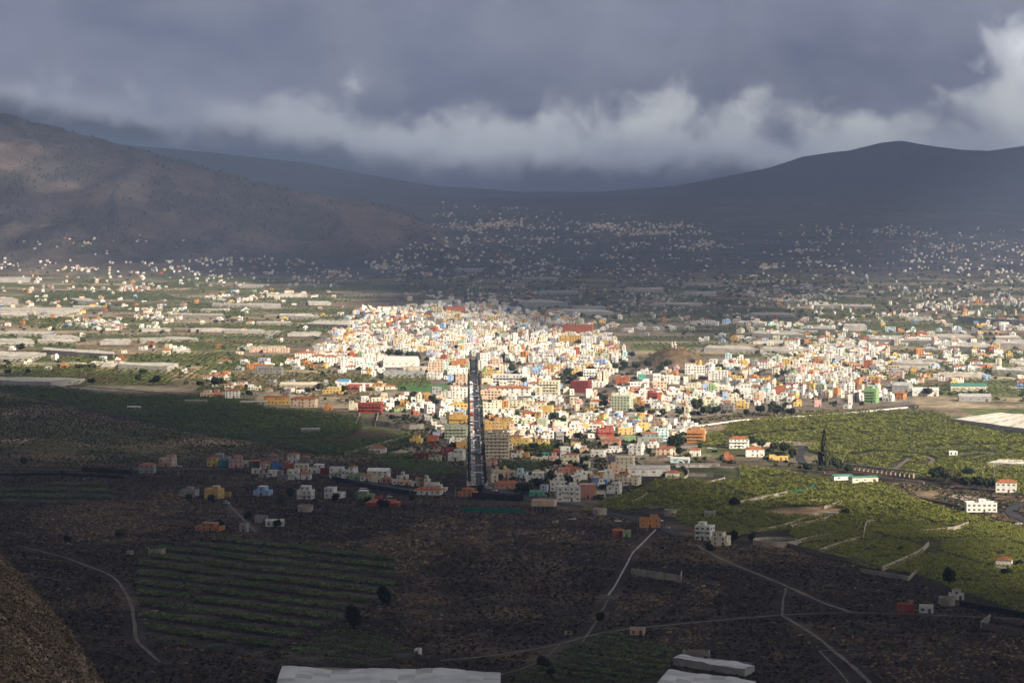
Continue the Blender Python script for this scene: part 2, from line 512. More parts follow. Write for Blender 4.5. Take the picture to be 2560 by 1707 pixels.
for k, v in CAR_COL.items():
    mat('car paint ' + k, v, 0.35, 0.03, 0.5, spec=0.5)

# ground: colour per place in an attribute, broken up by noise at three sizes
m = bpy.data.materials.new('valley ground')
m.use_nodes = True
t = NT(m.node_tree)
o = t.n('ShaderNodeOutputMaterial')
b = t.n('ShaderNodeBsdfPrincipled')
b.inputs['Roughness'].default_value = 0.97
b.inputs['Specular IOR Level'].default_value = 0.1
a = t.n('ShaderNodeAttribute', attribute_name='soil')
geo = t.n('ShaderNodeNewGeometry')
col = a.outputs['Color']
for sc_, lo, hi, k0, k1 in ((0.012, 0.35, 0.65, 0.72, 1.22), (0.08, 0.35, 0.65, 0.70, 1.30), (0.5, 0.35, 0.65, 0.60, 1.35)):
    nz = t.n('ShaderNodeTexNoise')
    nz.inputs['Scale'].default_value = sc_
    nz.inputs['Detail'].default_value = 4.0
    t.link(geo.outputs['Position'], nz.inputs['Vector'])
    f = t.math('MULTIPLY_ADD', t.smooth(nz.outputs['Fac'], lo, hi), k1 - k0, k0)
    cmb = t.n('ShaderNodeCombineColor')
    for i in range(3):
        t.link(f, cmb.inputs[i])
    col = t.mix(1.0, col, cmb.outputs[0], 'MULTIPLY')
t.link(col, b.inputs['Base Color'])
nz = t.n('ShaderNodeTexNoise')
nz.inputs['Scale'].default_value = 0.22
nz.inputs['Detail'].default_value = 5.0
t.link(geo.outputs['Position'], nz.inputs['Vector'])
bp = t.n('ShaderNodeBump')
bp.inputs['Strength'].default_value = 0.8
bp.inputs['Distance'].default_value = 1.6
t.link(nz.outputs['Fac'], bp.inputs['Height'])
t.link(bp.outputs[0], b.inputs['Normal'])
t.link(b.outputs[0], o.inputs[0])
M_GROUND = m


# ------------------------------------------------------------------ mesh helpers
class MB:
    """collects faces with material slots, then becomes ONE mesh object"""
    def __init__(self):
        self.v, self.f, self.mi, self.mats = [], [], [], []

    def slot(self, m):
        if m not in self.mats:
            self.mats.append(m)
        return self.mats.index(m)

    def quad(self, pts, m):
        i = len(self.v)
        self.v += [tuple(p) for p in pts]
        self.f.append(tuple(range(i, i + len(pts))))
        self.mi.append(self.slot(m))

    def box(self, x0, x1, y0, y1, z0, z1, m, top=None, skip=''):
        i = len(self.v)
        self.v += [(x0, y0, z0), (x1, y0, z0), (x1, y1, z0), (x0, y1, z0), (x0, y0, z1), (x1, y0, z1), (x1, y1, z1), (x0, y1, z1)]
        fs = {'f': (0, 1, 5, 4), 'r': (1, 2, 6, 5), 'b': (2, 3, 7, 6), 'l': (3, 0, 4, 7), 't': (4, 5, 6, 7), 'd': (3, 2, 1, 0)}
        for k, f in fs.items():
            if k in skip:
                continue
            self.f.append(tuple(i + q for q in f))
            self.mi.append(self.slot(top if (k == 't' and top) else m))

    def tube(self, a, b, r0, r1, m, n=6):
        a, b = Vector(a), Vector(b)
        d = (b - a).normalized()
        u = d.orthogonal().normalized()
        w = d.cross(u)
        i = len(self.v)
        for c, r in ((a, r0), (b, r1)):
            for k in range(n):
                an = 2 * math.pi * k / n
                self.v.append(tuple(c + u * math.cos(an) * r + w * math.sin(an) * r))
        for k in range(n):
            k2 = (k + 1) % n
            self.f.append((i + k, i + k2, i + n + k2, i + n + k))
            self.mi.append(self.slot(m))
        self.f.append(tuple(i + n + k for k in range(n)))
        self.mi.append(self.slot(m))

    def mesh(self, name):
        me = bpy.data.meshes.new(name)
        me.from_pydata(self.v, [], self.f)
        for m in self.mats:
            me.materials.append(m)
        if len(self.mats) > 1:
            me.polygons.foreach_set('material_index', self.mi)
        me.update()
        return me

    def build(self, name, parent=None):
        ob = bpy.data.objects.new(name, self.mesh(name))
        COL.objects.link(ob)
        ob.parent = parent
        return ob


def np_mesh(name, V, Fq, mats, midx=None, colattr=None, attrname='plant'):
    """fast mesh from arrays: V (n,3), Fq (m,4) or (m,3)"""
    V, Fq = np.asarray(V, np.float32), np.asarray(Fq, np.int32)
    me = bpy.data.meshes.new(name)
    k = Fq.shape[1]
    me.vertices.add(len(V))
    me.vertices.foreach_set('co', V.ravel())
    me.loops.add(Fq.size)
    me.loops.foreach_set('vertex_index', Fq.ravel())
    me.polygons.add(len(Fq))
    me.polygons.foreach_set('loop_start', np.arange(0, Fq.size, k, dtype=np.int32))
    for m in mats:
        me.materials.append(m)
    if midx is not None:
        me.polygons.foreach_set('material_index', np.asarray(midx, np.int32))
    if colattr is not None:
        at = me.color_attributes.new(attrname, 'FLOAT_COLOR', 'POINT')
        c = np.ones((len(V), 4), np.float32)
        c[:, :3] = colattr
        at.data.foreach_set('color', c.ravel())
    me.update(calc_edges=True)
    return me


def link(name, me, parent=None):
    ob = bpy.data.objects.new(name, me)
    COL.objects.link(ob)
    ob.parent = parent
    return ob


def empty(name, loc, rz=0.0):
    ob = bpy.data.objects.new(name, None)
    ob.empty_display_size = 2.0
    COL.objects.link(ob)
    ob.location = loc
    ob.rotation_euler = (0, 0, rz)
    return ob


def structure(ob):
    ob['kind'] = 'structure'
    return ob


def stuff(ob, label, cat=None):
    ob['kind'] = 'stuff'
    ob['label'] = label
    if cat:
        ob['category'] = cat
    return ob


THINGS = []      # (object, phrase, px, py)
LANDMARKS = []   # (short name, px, py, object)


def reg(ob, phrase, cat, px, py, group=None, label=None, landmark=None):
    """remember a thing: its label is written at the end, once its neighbours are known"""
    ob['category'] = cat
    if group:
        ob['group'] = group
    if label:
        ob['label'] = label
    else:
        THINGS.append((ob, phrase, px, py))
    if landmark:
        LANDMARKS.append((landmark, px, py, ob))
    return ob


# ------------------------------------------------------------------ terrain
xx = TS[None, :] * DS[:, None]
yy = np.repeat(DS[:, None], len(TS), 1)
PXG, PYG = proj(xx, yy, HG)


def soil_colours():
    n1 = fbm(xx / 130, yy / 130, 4, 21)
    n2 = fbm(xx / 28, yy / 28, 4, 22)
    n3 = fbm(xx / 520 + 5, yy / 520, 4, 23)
    lava = np.array([0.030, 0.0225, 0.019])
    tan = np.array([0.135, 0.092, 0.055])
    c = lava[None, None] * (0.75 + 0.6 * n2[..., None])
    dry = sstep(n1 * 0.6 + n2 * 0.4, 0.52, 0.66)[..., None]
    c = c * (1 - 0.55 * dry) + tan * 0.55 * dry
    # valley floor between the town and the hills: dusty fields in long parcels
    fx = np.floor(xx / 150 + 1.3 * np.floor(yy / 85)).astype(int)
    fy = np.floor(yy / 85 + 0.12 * np.sin(xx / 90)).astype(int)
    hsh = _hash(fx, fy, 4)
    pal = np.array([(0.27, 0.21, 0.135), (0.17, 0.125, 0.082), (0.13, 0.135, 0.055), (0.30, 0.25, 0.17), (0.11, 0.125, 0.045), (0.12, 0.13, 0.05)])
    field = pal[np.minimum((hsh * 6).astype(int), 5)] * (0.8 + 0.4 * n2[..., None])
    wv = (sstep(yy, 2350, 2700) * sstep(yy, 7600, 6800))[..., None]
    c = c * (1 - wv) + field * wv
    # far scrub slopes
    far = np.array([0.052, 0.046, 0.040]) * (0.65 + 0.75 * n1[..., None])
    ft = np.array([0.15, 0.115, 0.085])
    hf = _hash(np.floor(xx / 130 + 0.7 * np.floor(yy / 120)), np.floor(yy / 120 + 0.25 * np.sin(xx / 140)), 14)
    far = far * (0.65 + 0.75 * hf[..., None])
    fd = np.maximum(sstep(n2, 0.58, 0.72) * 0.35, 0.45 * (hf > 0.86))[..., None]
    far = far * (1 - fd) + ft * fd
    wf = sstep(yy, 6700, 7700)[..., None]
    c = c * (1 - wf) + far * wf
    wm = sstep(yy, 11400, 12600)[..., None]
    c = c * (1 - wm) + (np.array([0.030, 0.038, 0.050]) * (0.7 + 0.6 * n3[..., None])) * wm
    # the left spur: dry brown grass with dark woods in the gullies
    hill = (HG - np.interp(yy, PROFILE_D, PROFILE_Z))
    wh = (sstep(hill, 10, 60) * (yy > 6600) * (yy < 10500) * (PXG < 1200))[..., None]
    hb = np.array([0.115, 0.086, 0.070]) * (0.7 + 0.6 * n1[..., None])
    wood = sstep(fbm(xx / 210, yy / 420, 4, 41) + 0.12 * sstep(yy, 8200, 9200), 0.53, 0.63)[..., None]
    hb = hb * (1 - 0.5 * wood) + np.array([0.036, 0.040, 0.028]) * 0.5 * wood
    c = c * (1 - wh) + hb * wh
    # near brown spur
    base = np.interp(yy, PROFILE_D, PROFILE_Z)
    wn = (sstep(HG - base, 4, 16) * (yy < 1500))[..., None]
    nb = np.array([0.27, 0.19, 0.135]) * (0.65 + 0.7 * n2[..., None])
    c = c * (1 - wn) + nb * wn
    # town ground
    d = polydist(PXG, PYG, TOWN)
    wt = (sstep(d, -25, 10) * (yy < 7000))[..., None]
    c = c * (1 - wt) + (np.array([0.19, 0.155, 0.12]) * (0.7 + 0.5 * n2[..., None])) * wt
    # knoll
    wk = np.exp(-(((xx - 232) / 50) ** 2 + ((yy - 3700) / 120) ** 2) ** 2)[..., None]
    c = c * (1 - wk) + (np.array([0.17, 0.115, 0.065]) * (0.65 + 0.7 * n2[..., None])) * wk
    # plantations: dark greenish soil colour under the leaves
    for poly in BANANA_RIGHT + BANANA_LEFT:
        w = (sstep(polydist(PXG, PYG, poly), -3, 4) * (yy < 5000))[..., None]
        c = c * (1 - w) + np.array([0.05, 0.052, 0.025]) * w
    for poly in TERRACES:
        w = (sstep(polydist(PXG, PYG, poly), -4, 6) * (yy < 3000))[..., None]
        c = c * (1 - w) + np.array([0.056, 0.045, 0.038]) * (0.6 + 0.8 * n2[..., None]) * w
    for poly, cc in ((((2000, 1270), (2060, 1262), (2120, 1278), (2060, 1292), (1960, 1290), (1900, 1275)), (0.26, 0.17, 0.10)),
                     (((2150, 1205), (2280, 1205), (2380, 1230), (2350, 1250), (2200, 1225)), (0.17, 0.125, 0.075)),
                     (((780, 1095), (900, 1075), (1000, 1080), (960, 1092), (820, 1108)), (0.075, 0.048, 0.035)),
                     (((170, 925), (290, 945), (300, 955), (200, 945)), (0.13, 0.085, 0.055)),
                     (((590, 940), (860, 935), (960, 965), (900, 1000), (760, 985), (600, 965)), (0.22, 0.155, 0.095)),
                     (((400, 925), (560, 935), (560, 950), (430, 948)), (0.27, 0.19, 0.11)),
                     (((1880, 1040), (2060, 1020), (2280, 1015), (2260, 1030), (2060, 1040), (1900, 1062), (1700, 1075), (1780, 1045)), (0.19, 0.14, 0.085))):
        w = (sstep(polydist(PXG, PYG, list(poly)), -4, 5) * (yy < 6000))[..., None]
        c = c * (1 - w) + np.array(cc) * (0.75 + 0.5 * n2[..., None]) * w
    return c


ni, nj = len(TS), len(DS)
idx = np.arange(ni * nj).reshape(nj, ni)
quads = np.stack([idx[:-1, :-1], idx[:-1, 1:], idx[1:, 1:], idx[1:, :-1]], -1).reshape(-1, 4)
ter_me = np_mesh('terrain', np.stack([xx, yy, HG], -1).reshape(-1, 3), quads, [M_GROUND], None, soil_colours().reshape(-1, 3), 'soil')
ter_me.polygons.foreach_set('use_smooth', np.ones(len(quads), bool))
terrain = structure(link('terrain', ter_me))

# ------------------------------------------------------------------ roads, tracks and walls
def polyline(pts, step=12.0):
    """photo pixels -> ground points, resampled"""
    w = [P(*p) for p in pts]
    out = [w[0]]
    for a, b in zip(w[:-1], w[1:]):
        n = max(1, int((b - a).length / step))
        for k in range(1, n + 1):
            q = a.lerp(b, k / n)
            q.z = float(gh(q.x, q.y))
            out.append(q)
    return out


def smoothed(pts):
    q = list(pts)
    for _ in range(3):
        q = [q[0]] + [(q[i - 1] + q[i] * 2 + q[i + 1]) / 4 for i in range(1, len(q) - 1)] + [q[-1]]
    for v in q:
        v.z = float(gh(v.x, v.y))
    return q


PATHPTS = []


def ribbon(name, pts, width, m, lift=0.35, soften=True):
    w = polyline(pts)
    if soften and len(w) > 3:
        w = smoothed(w)
    PATHPTS.extend((p.x, p.y, max(width * 0.5, 5.5)) for p in w)
    mb = MB()
    L, Rr = [], []
    for i, p in enumerate(w):
        d = (w[min(i + 1, len(w) - 1)] - w[max(i - 1, 0)])
        d.z = 0
        d.normalize()
        nrm = Vector((d.y, -d.x, 0))
        for lst, s in ((L, -1), (Rr, 1)):
            q = p + nrm * width * 0.5 * s * (1.0 if m is M_ASPHALT else random.uniform(0.55, 1.25))
            lst.append((q.x, q.y, max(float(gh(q.x, q.y)), p.z - 0.3) + lift))
    for i in range(len(w) - 1):
        mb.quad([L[i], Rr[i], Rr[i + 1], L[i + 1]], m)
        mb.quad([L[i + 1], (L[i + 1][0], L[i + 1][1], L[i + 1][2] - 1.2), (L[i][0], L[i][1], L[i][2] - 1.2), L[i]], m)
        mb.quad([Rr[i], (Rr[i][0], Rr[i][1], Rr[i][2] - 1.2), (Rr[i + 1][0], Rr[i + 1][1], Rr[i + 1][2] - 1.2), Rr[i + 1]], m)
    return mb.build(name)


for pts, wd in (([(-60, 1172), (180, 1176), (400, 1176), (560, 1172), (700, 1178), (800, 1186), (900, 1204), (1010, 1222), (1120, 1238), (1210, 1242), (1320, 1250), (1440, 1262), (1560, 1290), (1640, 1312), (1700, 1340)], 8),
                ([(1212, 1216), (1240, 1226), (1290, 1238), (1340, 1250)], 7),
                ([(1640, 1075), (1700, 1072), (1800, 1055), (1950, 1040), (2100, 1030), (2250, 1022), (2290, 1012)], 8),
                ([(2010, 1160), (1996, 1140), (2010, 1125), (2000, 1112)], 8),
                ([(2640, 1330), (2560, 1300), (2520, 1283), (2530, 1268), (2560, 1256), (2640, 1245)], 8),
                ([(1525, 1240), (1530, 1200), (1536, 1165), (1528, 1140)], 7),
                ([(-40, 985), (140, 962), (330, 975), (470, 990), (640, 1002)], 5)):
    structure(ribbon('road', pts, wd, M_ASPHALT))
for pts, wd in (([(60, 1368), (180, 1398), (207, 1411), (285, 1440), (310, 1475), (326, 1505), (336, 1550), (338, 1600), (400, 1655)], 2.2),
                ([(1100, 1652), (1240, 1640), (1400, 1612), (1480, 1585), (1560, 1572), (1700, 1560), (1860, 1545), (1960, 1536), (2110, 1530), (2300, 1536), (2560, 1548), (2700, 1556)], 2.6),
                ([(1740, 1362), (1800, 1398), (1880, 1430), (1960, 1462), (2050, 1505), (2125, 1530)], 3.0),
                ([(1955, 1538), (2040, 1590), (2100, 1640), (2160, 1690), (2200, 1740)], 2.6),
                ([(1955, 1538), (1957, 1505), (1965, 1470)], 1.6),
                ([(2050, 1627), (2140, 1622)], 1.6),
                ([(1455, 1605), (1490, 1555), (1520, 1500)], 1.4),
                ([(2048, 1627), (2110, 1690), (2140, 1740)], 1.4),
                ([(640, 1330), (600, 1290), (570, 1262), (560, 1250)], 3.0),
                ([(1190, 1700), (1290, 1680), (1360, 1650), (1400, 1612)], 1.6),
                ([(2140, 1140), (2200, 1128), (2320, 1140), (2340, 1155), (2300, 1165)], 6.0),
                ([(1850, 1092), (1960, 1082), (2060, 1074)], 5.0),
                ([(2040, 1062), (2110, 1056), (2165, 1052)], 5.0),
                ([(2232, 1180), (2250, 1162), (2272, 1146)], 4.0),
                ([(2380, 1140), (2440, 1128), (2500, 1132), (2420, 1146)], 7.0),
                ([(2330, 1120), (2460, 1112), (2600, 1120)], 3.0),
                ([(680, 1655), (760, 1640), (900, 1655), (1000, 1645)], 1.8)):
    structure(ribbon('dirt_path', pts, wd, M_TRACK))
structure(ribbon('stone_path', [(1640, 1324), (1582, 1382), (1566, 1412), (1552, 1438), (1540, 1462), (1520, 1490)], 1.2, M_WHITEPATH, 0.7, False))


def wall_thing(pts, h, m, phrase, cat='wall', thick=0.5, name='farm_wall', lift=0.0, label=None, lm=None, cap=None):
    w = smoothed(polyline(pts, 8)) if len(pts) > 2 else polyline(pts, 8)
    mb = MB()
    L, Rr = [], []
    for i, p in enumerate(w):
        d = (w[min(i + 1, len(w) - 1)] - w[max(i - 1, 0)])
        d.z = 0
        d.normalize()
        nrm = Vector((d.y, -d.x, 0)) * thick * 0.5
        L.append(p - nrm)
        Rr.append(p + nrm)
    up = Vector((0, 0, h + lift))
    dn = Vector((0, 0, 1.5))
    for i in range(len(w) - 1):
        mb.quad([Rr[i] - dn, Rr[i + 1] - dn, Rr[i + 1] + up, Rr[i] + up], m)
        mb.quad([L[i + 1] - dn, L[i] - dn, L[i] + up, L[i + 1] + up], m)
        mb.quad([L[i] + up, Rr[i] + up, Rr[i + 1] + up, L[i + 1] + up], cap or m)
    for i in (0, -1):
        mb.quad([L[i] - dn, Rr[i] - dn, Rr[i] + up, L[i] + up], m)
    ob = mb.build(name)
    c = w[len(w) // 2]
    px, py = proj(c.x, c.y, c.z)
    return reg(ob, phrase, cat, px, py, 'walls between the fields', label, lm)


for pts, h, m, ph in (
        ([(1970, 1368), (2060, 1392), (2150, 1412), (2205, 1427)], 3.2, M_STONE, 'long grey stone retaining wall'),
        ([(2150, 1431), (2210, 1441), (2271, 1451)], 3.0, M_CONC, 'pale concrete field wall'),
        ([(2271, 1451), (2298, 1424)], 1.2, M_PALEWALL, 'short pale field wall'),
        ([(2205, 1427), (2262, 1404), (2305, 1382), (2322, 1364)], 2.2, M_PALEWALL, 'curving pale farm wall'),
        ([(2302, 1333), (2350, 1330), (2392, 1325), (2421, 1312)], 1.8, M_PALEWALL, 'curving pale farm wall'),
        ([(2048, 1382), (2100, 1364), (2150, 1350)], 1.8, M_PALEWALL, 'pale field wall'),
        ([(1975, 1364), (2020, 1350), (2078, 1340)], 1.6, M_PALEWALL, 'pale field wall'),
        ([(2158, 1352), (2162, 1325), (2166, 1306), (2186, 1306)], 1.6, M_PALEWALL, 'stepped pale field wall'),
        ([(1978, 1320), (2060, 1302), (2082, 1294)], 1.4, M_PALEWALL, 'pale field wall'),
        ([(1850, 1262), (1910, 1250), (1968, 1238)], 2.6, M_PALEWALL, 'tall pale retaining wall'),
        ([(1850, 1255), (1900, 1246), (1968, 1239), (1998, 1238)], 1.2, M_CONC, 'low concrete wall'),
        ([(2060, 1272), (2105, 1258)], 1.4, M_PALEWALL, 'short pale field wall'),
        ([(1890, 1330), (1940, 1322), (2000, 1305), (2045, 1285)], 1.2, M_PALEWALL, 'curving pale farm wall'),
        ([(1765, 1290), (1800, 1275), (1818, 1262)], 2.2, M_CONC, 'grey ramp wall'),
        ([(1580, 1260), (1605, 1250), (1618, 1240)], 2.0, M_PALEWALL, 'curving pale farm wall'),
        ([(1620, 1272), (1662, 1265), (1704, 1270)], 2.0, M_CONC, 'grey reservoir wall'),
        ([(1720, 1190), (1790, 1192), (1812, 1196)], 3.0, M_CONC, 'grey reservoir wall'),
        ([(1812, 1197), (1780, 1206), (1755, 1208)], 1.6, M_PALEWALL, 'short pale field wall'),
        ([(1670, 1196), (1718, 1198), (1722, 1180), (1708, 1168)], 2.5, M_PALEWALL, 'curving pale farm wall'),
        ([(1715, 1166), (1780, 1168), (1852, 1172)], 2.0, M_CONC, 'low concrete wall'),
        ([(2300, 1250), (2360, 1262), (2405, 1272)], 2.5, M_STONE, 'long grey stone retaining wall'),
        ([(1965, 1175), (2000, 1178), (2062, 1184)], 2.0, M_PALEWALL, 'pale field wall'),
        ([(2190, 1195), (2280, 1205), (2310, 1210)], 1.8, M_PALEWALL, 'pale field wall'),
        ([(2434, 1176), (2490, 1166)], 2.0, M_PALEWALL, 'short pale field wall'),
        ([(2105, 1162), (2112, 1140), (2126, 1125)], 2.0, M_PALEWALL, 'stepped pale field wall'),
        ([(1880, 1118), (1960, 1112), (2038, 1116)], 4.0, M_PALEWALL, 'tall pale retaining wall'),
        ([(862, 1138), (930, 1118), (980, 1104), (1010, 1095)], 2.5, M_PALEWALL, 'long pale lane wall'),
        ([(893, 1060), (935, 1062), (975, 1068)], 5.5, M_CONC, 'broad grey retaining wall'),
        ([(975, 1070), (1040, 1075), (1060, 1072)], 5.5, M_CONC, 'broad grey retaining wall'),
        ([(890, 1064), (900, 1036)], 3.0, M_PALEWALL, 'sloping buttress wall'),
        ([(938, 1066), (946, 1036)], 3.0, M_PALEWALL, 'sloping buttress wall'),
        ([(0, 980), (150, 1010), (300, 1044), (420, 1062)], 3.0, M_STONE, 'long grey stone retaining wall'),
        ([(420, 1062), (600, 1090), (760, 1122), (800, 1135)], 3.0, M_STONE, 'long grey stone retaining wall'),
        ([(0, 1190), (150, 1188), (310, 1196)], 2.5, M_BLACKWALL, 'dark lava-stone roadside wall'),
        ([(830, 1200), (940, 1224), (1040, 1240)], 4.0, M_BLACKWALL, 'dark lava-stone roadside wall'),
        ([(1180, 1247), (1250, 1250), (1308, 1252)], 5.5, M_BLACKWALL, 'dark lava-stone roadside wall'),
        ([(1098, 1262), (1200, 1264), (1300, 1266)], 3.8, M_STONE, 'long grey stone retaining wall'),
        ([(1310, 1300), (1400, 1306), (1500, 1312), (1595, 1316)], 3.0, M_STONE, 'long grey stone retaining wall'),
        ([(1515, 1280), (1600, 1288), (1660, 1294)], 3.0, M_STONE, 'long grey stone retaining wall'),
        ([(1380, 1308), (1440, 1300)], 2.0, M_CONC, 'low concrete wall'),
        ([(1010, 1290), (1060, 1294), (1088, 1294)], 3.5, M_STONE, 'grey terrace wall'),
        ([(330, 1172), (380, 1176)], 2.0, M_CONC, 'low concrete wall'),
        ([(205, 1178), (300, 1184), (330, 1186)], 4.0, M_BLACKWALL, 'dark lava-stone roadside wall'),
        ([(1578, 1438), (1640, 1446), (1702, 1456)], 3.6, M_PALEWALL, 'crumbling pale wall among scrub'),
        ([(1702, 1456), (1704, 1444)], 3.6, M_PALEWALL, 'crumbling pale wall end'),
        ([(2455, 1572), (2520, 1588), (2600, 1600)], 4.0, M_STONE, 'grey ruined wall'),
        ([(2452, 1570), (2475, 1552)], 4.0, M_CONC, 'grey ruined wall'),
        ([(2475, 1552), (2560, 1566), (2620, 1574)], 2.5, M_STONE, 'grey ruined wall'),
        ([(2400, 1515), (2480, 1530), (2560, 1545), (2640, 1560)], 3.5, M_BLACKWALL, 'dark lava-stone roadside wall'),
        ([(345, 1540), (370, 1528), (395, 1530)], 1.5, M_CONC, 'low ruined wall on the terrace'),
        ([(1790, 1652), (1880, 1664)], 1.5, M_CONC, 'low concrete wall')):
    if m is M_PALEWALL and pts[0][0] > 1560 and 1225 < pts[0][1] < 1460:
        h += 1.1          # stands clear of the banana plants
    wall_thing(pts, h, m, ph)
wall_thing([(2395, 808), (2480, 814), (2560, 818), (2700, 826)], 13.0, M_CONC, '', thick=3.0, name='dam_wall', label='long grey dam wall across the plain at the far right edge', lm='the grey dam wall')
wall_thing([(1735, 1068), (1850, 1052), (2000, 1042), (2140, 1032), (2270, 1020)], 1.6, MATS['plaster white'], '', name='roadside_wall', label='long low white wall along the road below the town edge')
for pts, h, ph in (([(1155, 1279), (1230, 1281), (1307, 1283)], 3.6, 'bright teal windbreak net fence'), ([(1968, 1236), (2010, 1232), (2030, 1224), (2037, 1214)], 3.0, 'green windbreak net on curved wall'),
                   ([(610, 1090), (660, 1098)], 2.4, 'dark teal windbreak net'), ([(792, 1128), (860, 1136)], 3.0, 'dark teal windbreak net'), ([(232, 1020), (254, 1026)], 3.0, 'dark teal windbreak net'),
                   ([(615, 1200), (640, 1204)], 2.0, 'dark teal windbreak net')):
    wall_thing(pts, h, M_TEAL, ph, 'fence', 0.15, 'windbreak_fence', lm='the teal windbreak fence' if 'bright' in ph else None)

# ------------------------------------------------------------------ the straight avenue
AV_T, AV_W = (1168 - CX) / F, 17.5
AV0, AV1 = 2292.0, 3860.0


def av(off, y):
    return AV_T * y + off


def av_strip(name, o0, o1, y0, y1, m, lift, step=14.0, skirt=0.0):
    mb = MB()
    n = max(1, int((y1 - y0) / step))
    ys = np.linspace(y0, y1, n + 1)
    zc = gh(av(8.75, ys), ys)
    for a, b, za, zb in zip(ys[:-1], ys[1:], zc[:-1], zc[1:]):
        za, zb = za + lift, zb + lift
        mb.quad([(av(o0, a), a, za), (av(o1, a), a, za), (av(o1, b), b, zb), (av(o0, b), b, zb)], m)
        if skirt:
            for o in (o0, o1):
                mb.quad([(av(o, a), a, za - skirt), (av(o, b), b, zb - skirt), (av(o, b), b, zb), (av(o, a), a, za)], m)
    return mb.build(name)


avenue = structure(av_strip('avenue', 2.4, 15.2, AV0, 3560.0, M_ASPHALT, 0.50, skirt=1.5))
structure(av_strip('pavement', -0.4, 2.4, AV0, 3560.0, M_PAVING, 0.64, skirt=1.5))
structure(av_strip('pavement', 15.2, 18.0, AV0, 3560.0, M_PAVING, 0.64, skirt=1.5))
structure(av_strip('street', 5.4, 12.0, 3560.0, AV1, M_ASPHALT, 0.50, skirt=1.5))
y = AV0 + 8
while y < 3500:
    ob = av_strip('lane_marking', 10.0, 10.16, y, y + 4, M_PAINT, 0.506)
    ob.parent = avenue
    y += 13
for y in (2400, 2462, 2600, 2745, 2900, 3060, 3230, 3420, 3640):
    ob = av_strip('crossing_marking', 6.9, 13.0, y, y + 3.2, M_PAINT, 0.508)
    ob.parent = avenue
for o in (6.8, 13.1):
    ob = av_strip('edge_marking', o, o + 0.14, AV0, 3500, M_PAINT, 0.506)
    ob.parent = avenue

LANDMARKS.append(('the near end of the avenue', 1192, 1212, None))
LANDMARKS.append(('the far end of the avenue', 1178, 880, None))
LANDMARKS.append(('the bare brown knoll', 1690, 880, None))


# ------------------------------------------------------------------ greenhouses
def greenhouse(quad, h, phrase, m=None, ridges=True, lm=None, label=None, wave=0.35):
    """quad: photo pixels of the footprint corners (front left, front right, back right, back left)"""
    m = m or M_NET
    m2 = M_NETD if m is M_NETW else M_NETB
    c = [P(*q) for q in quad]
    ctr = sum(c, Vector()) / 4
    root = empty('greenhouse', ctr)
    fl, fr, br, bl = [p - ctr for p in c]
    zt = max(p.z for p in (fl, fr, br, bl)) * 0.5 + h
    mb = MB()
    n = max(3, min(28, int((fr - fl).length / 8)))
    k = 5 if ridges else 2
    for i in range(n):
        for j in range(k):
            u0, u1 = (i + j / k) / n, (i + (j + 1) / k) / n

            def top(u, v, jj):
                p = fl.lerp(fr, u).lerp(bl.lerp(br, u), v)
                p.z = zt + (0.22 * math.sin(math.pi * jj / k) if ridges else 0.0) + wave * (math.sin(7 * u + 3 * v) + 0.5 * math.sin(19 * u)) * (h > 3)
                return p
            for a in range(4):
                v0, v1 = a / 4, (a + 1) / 4
                mb.quad([top(u0, v0, j), top(u1, v0, j + 1), top(u1, v1, j + 1), top(u0, v1, j)], m if (i * 7 + a * 3 + int(quad[0][0])) % 5 else m2)
    mb.build('roof', root)
    for a, b in ((fl, fr), (fr, br), (br, bl), (bl, fl)):
        s = MB()
        n2 = max(2, int((b - a).length / 10))
        for i in range(n2):
            p, q = a.lerp(b, i / n2), a.lerp(b, (i + 1) / n2)
            s.quad([(p.x, p.y, p.z - 2.5), (q.x, q.y, q.z - 2.5), (q.x, q.y, zt - 0.05), (p.x, p.y, zt - 0.05)], M_NETSIDE)
        s.build('side_wall', root)
    for a in (fl, fr, br, bl):
        pm = MB()
        pm.tube((a.x, a.y, a.z - 2), (a.x, a.y, zt + 0.3), 0.12, 0.12, M_METAL, 5)
        pm.build('post', root)
    px, py = proj(ctr.x, ctr.y, ctr.z)
    return reg(root, phrase, 'greenhouse', px, py, 'greenhouses among the fields', label, lm)


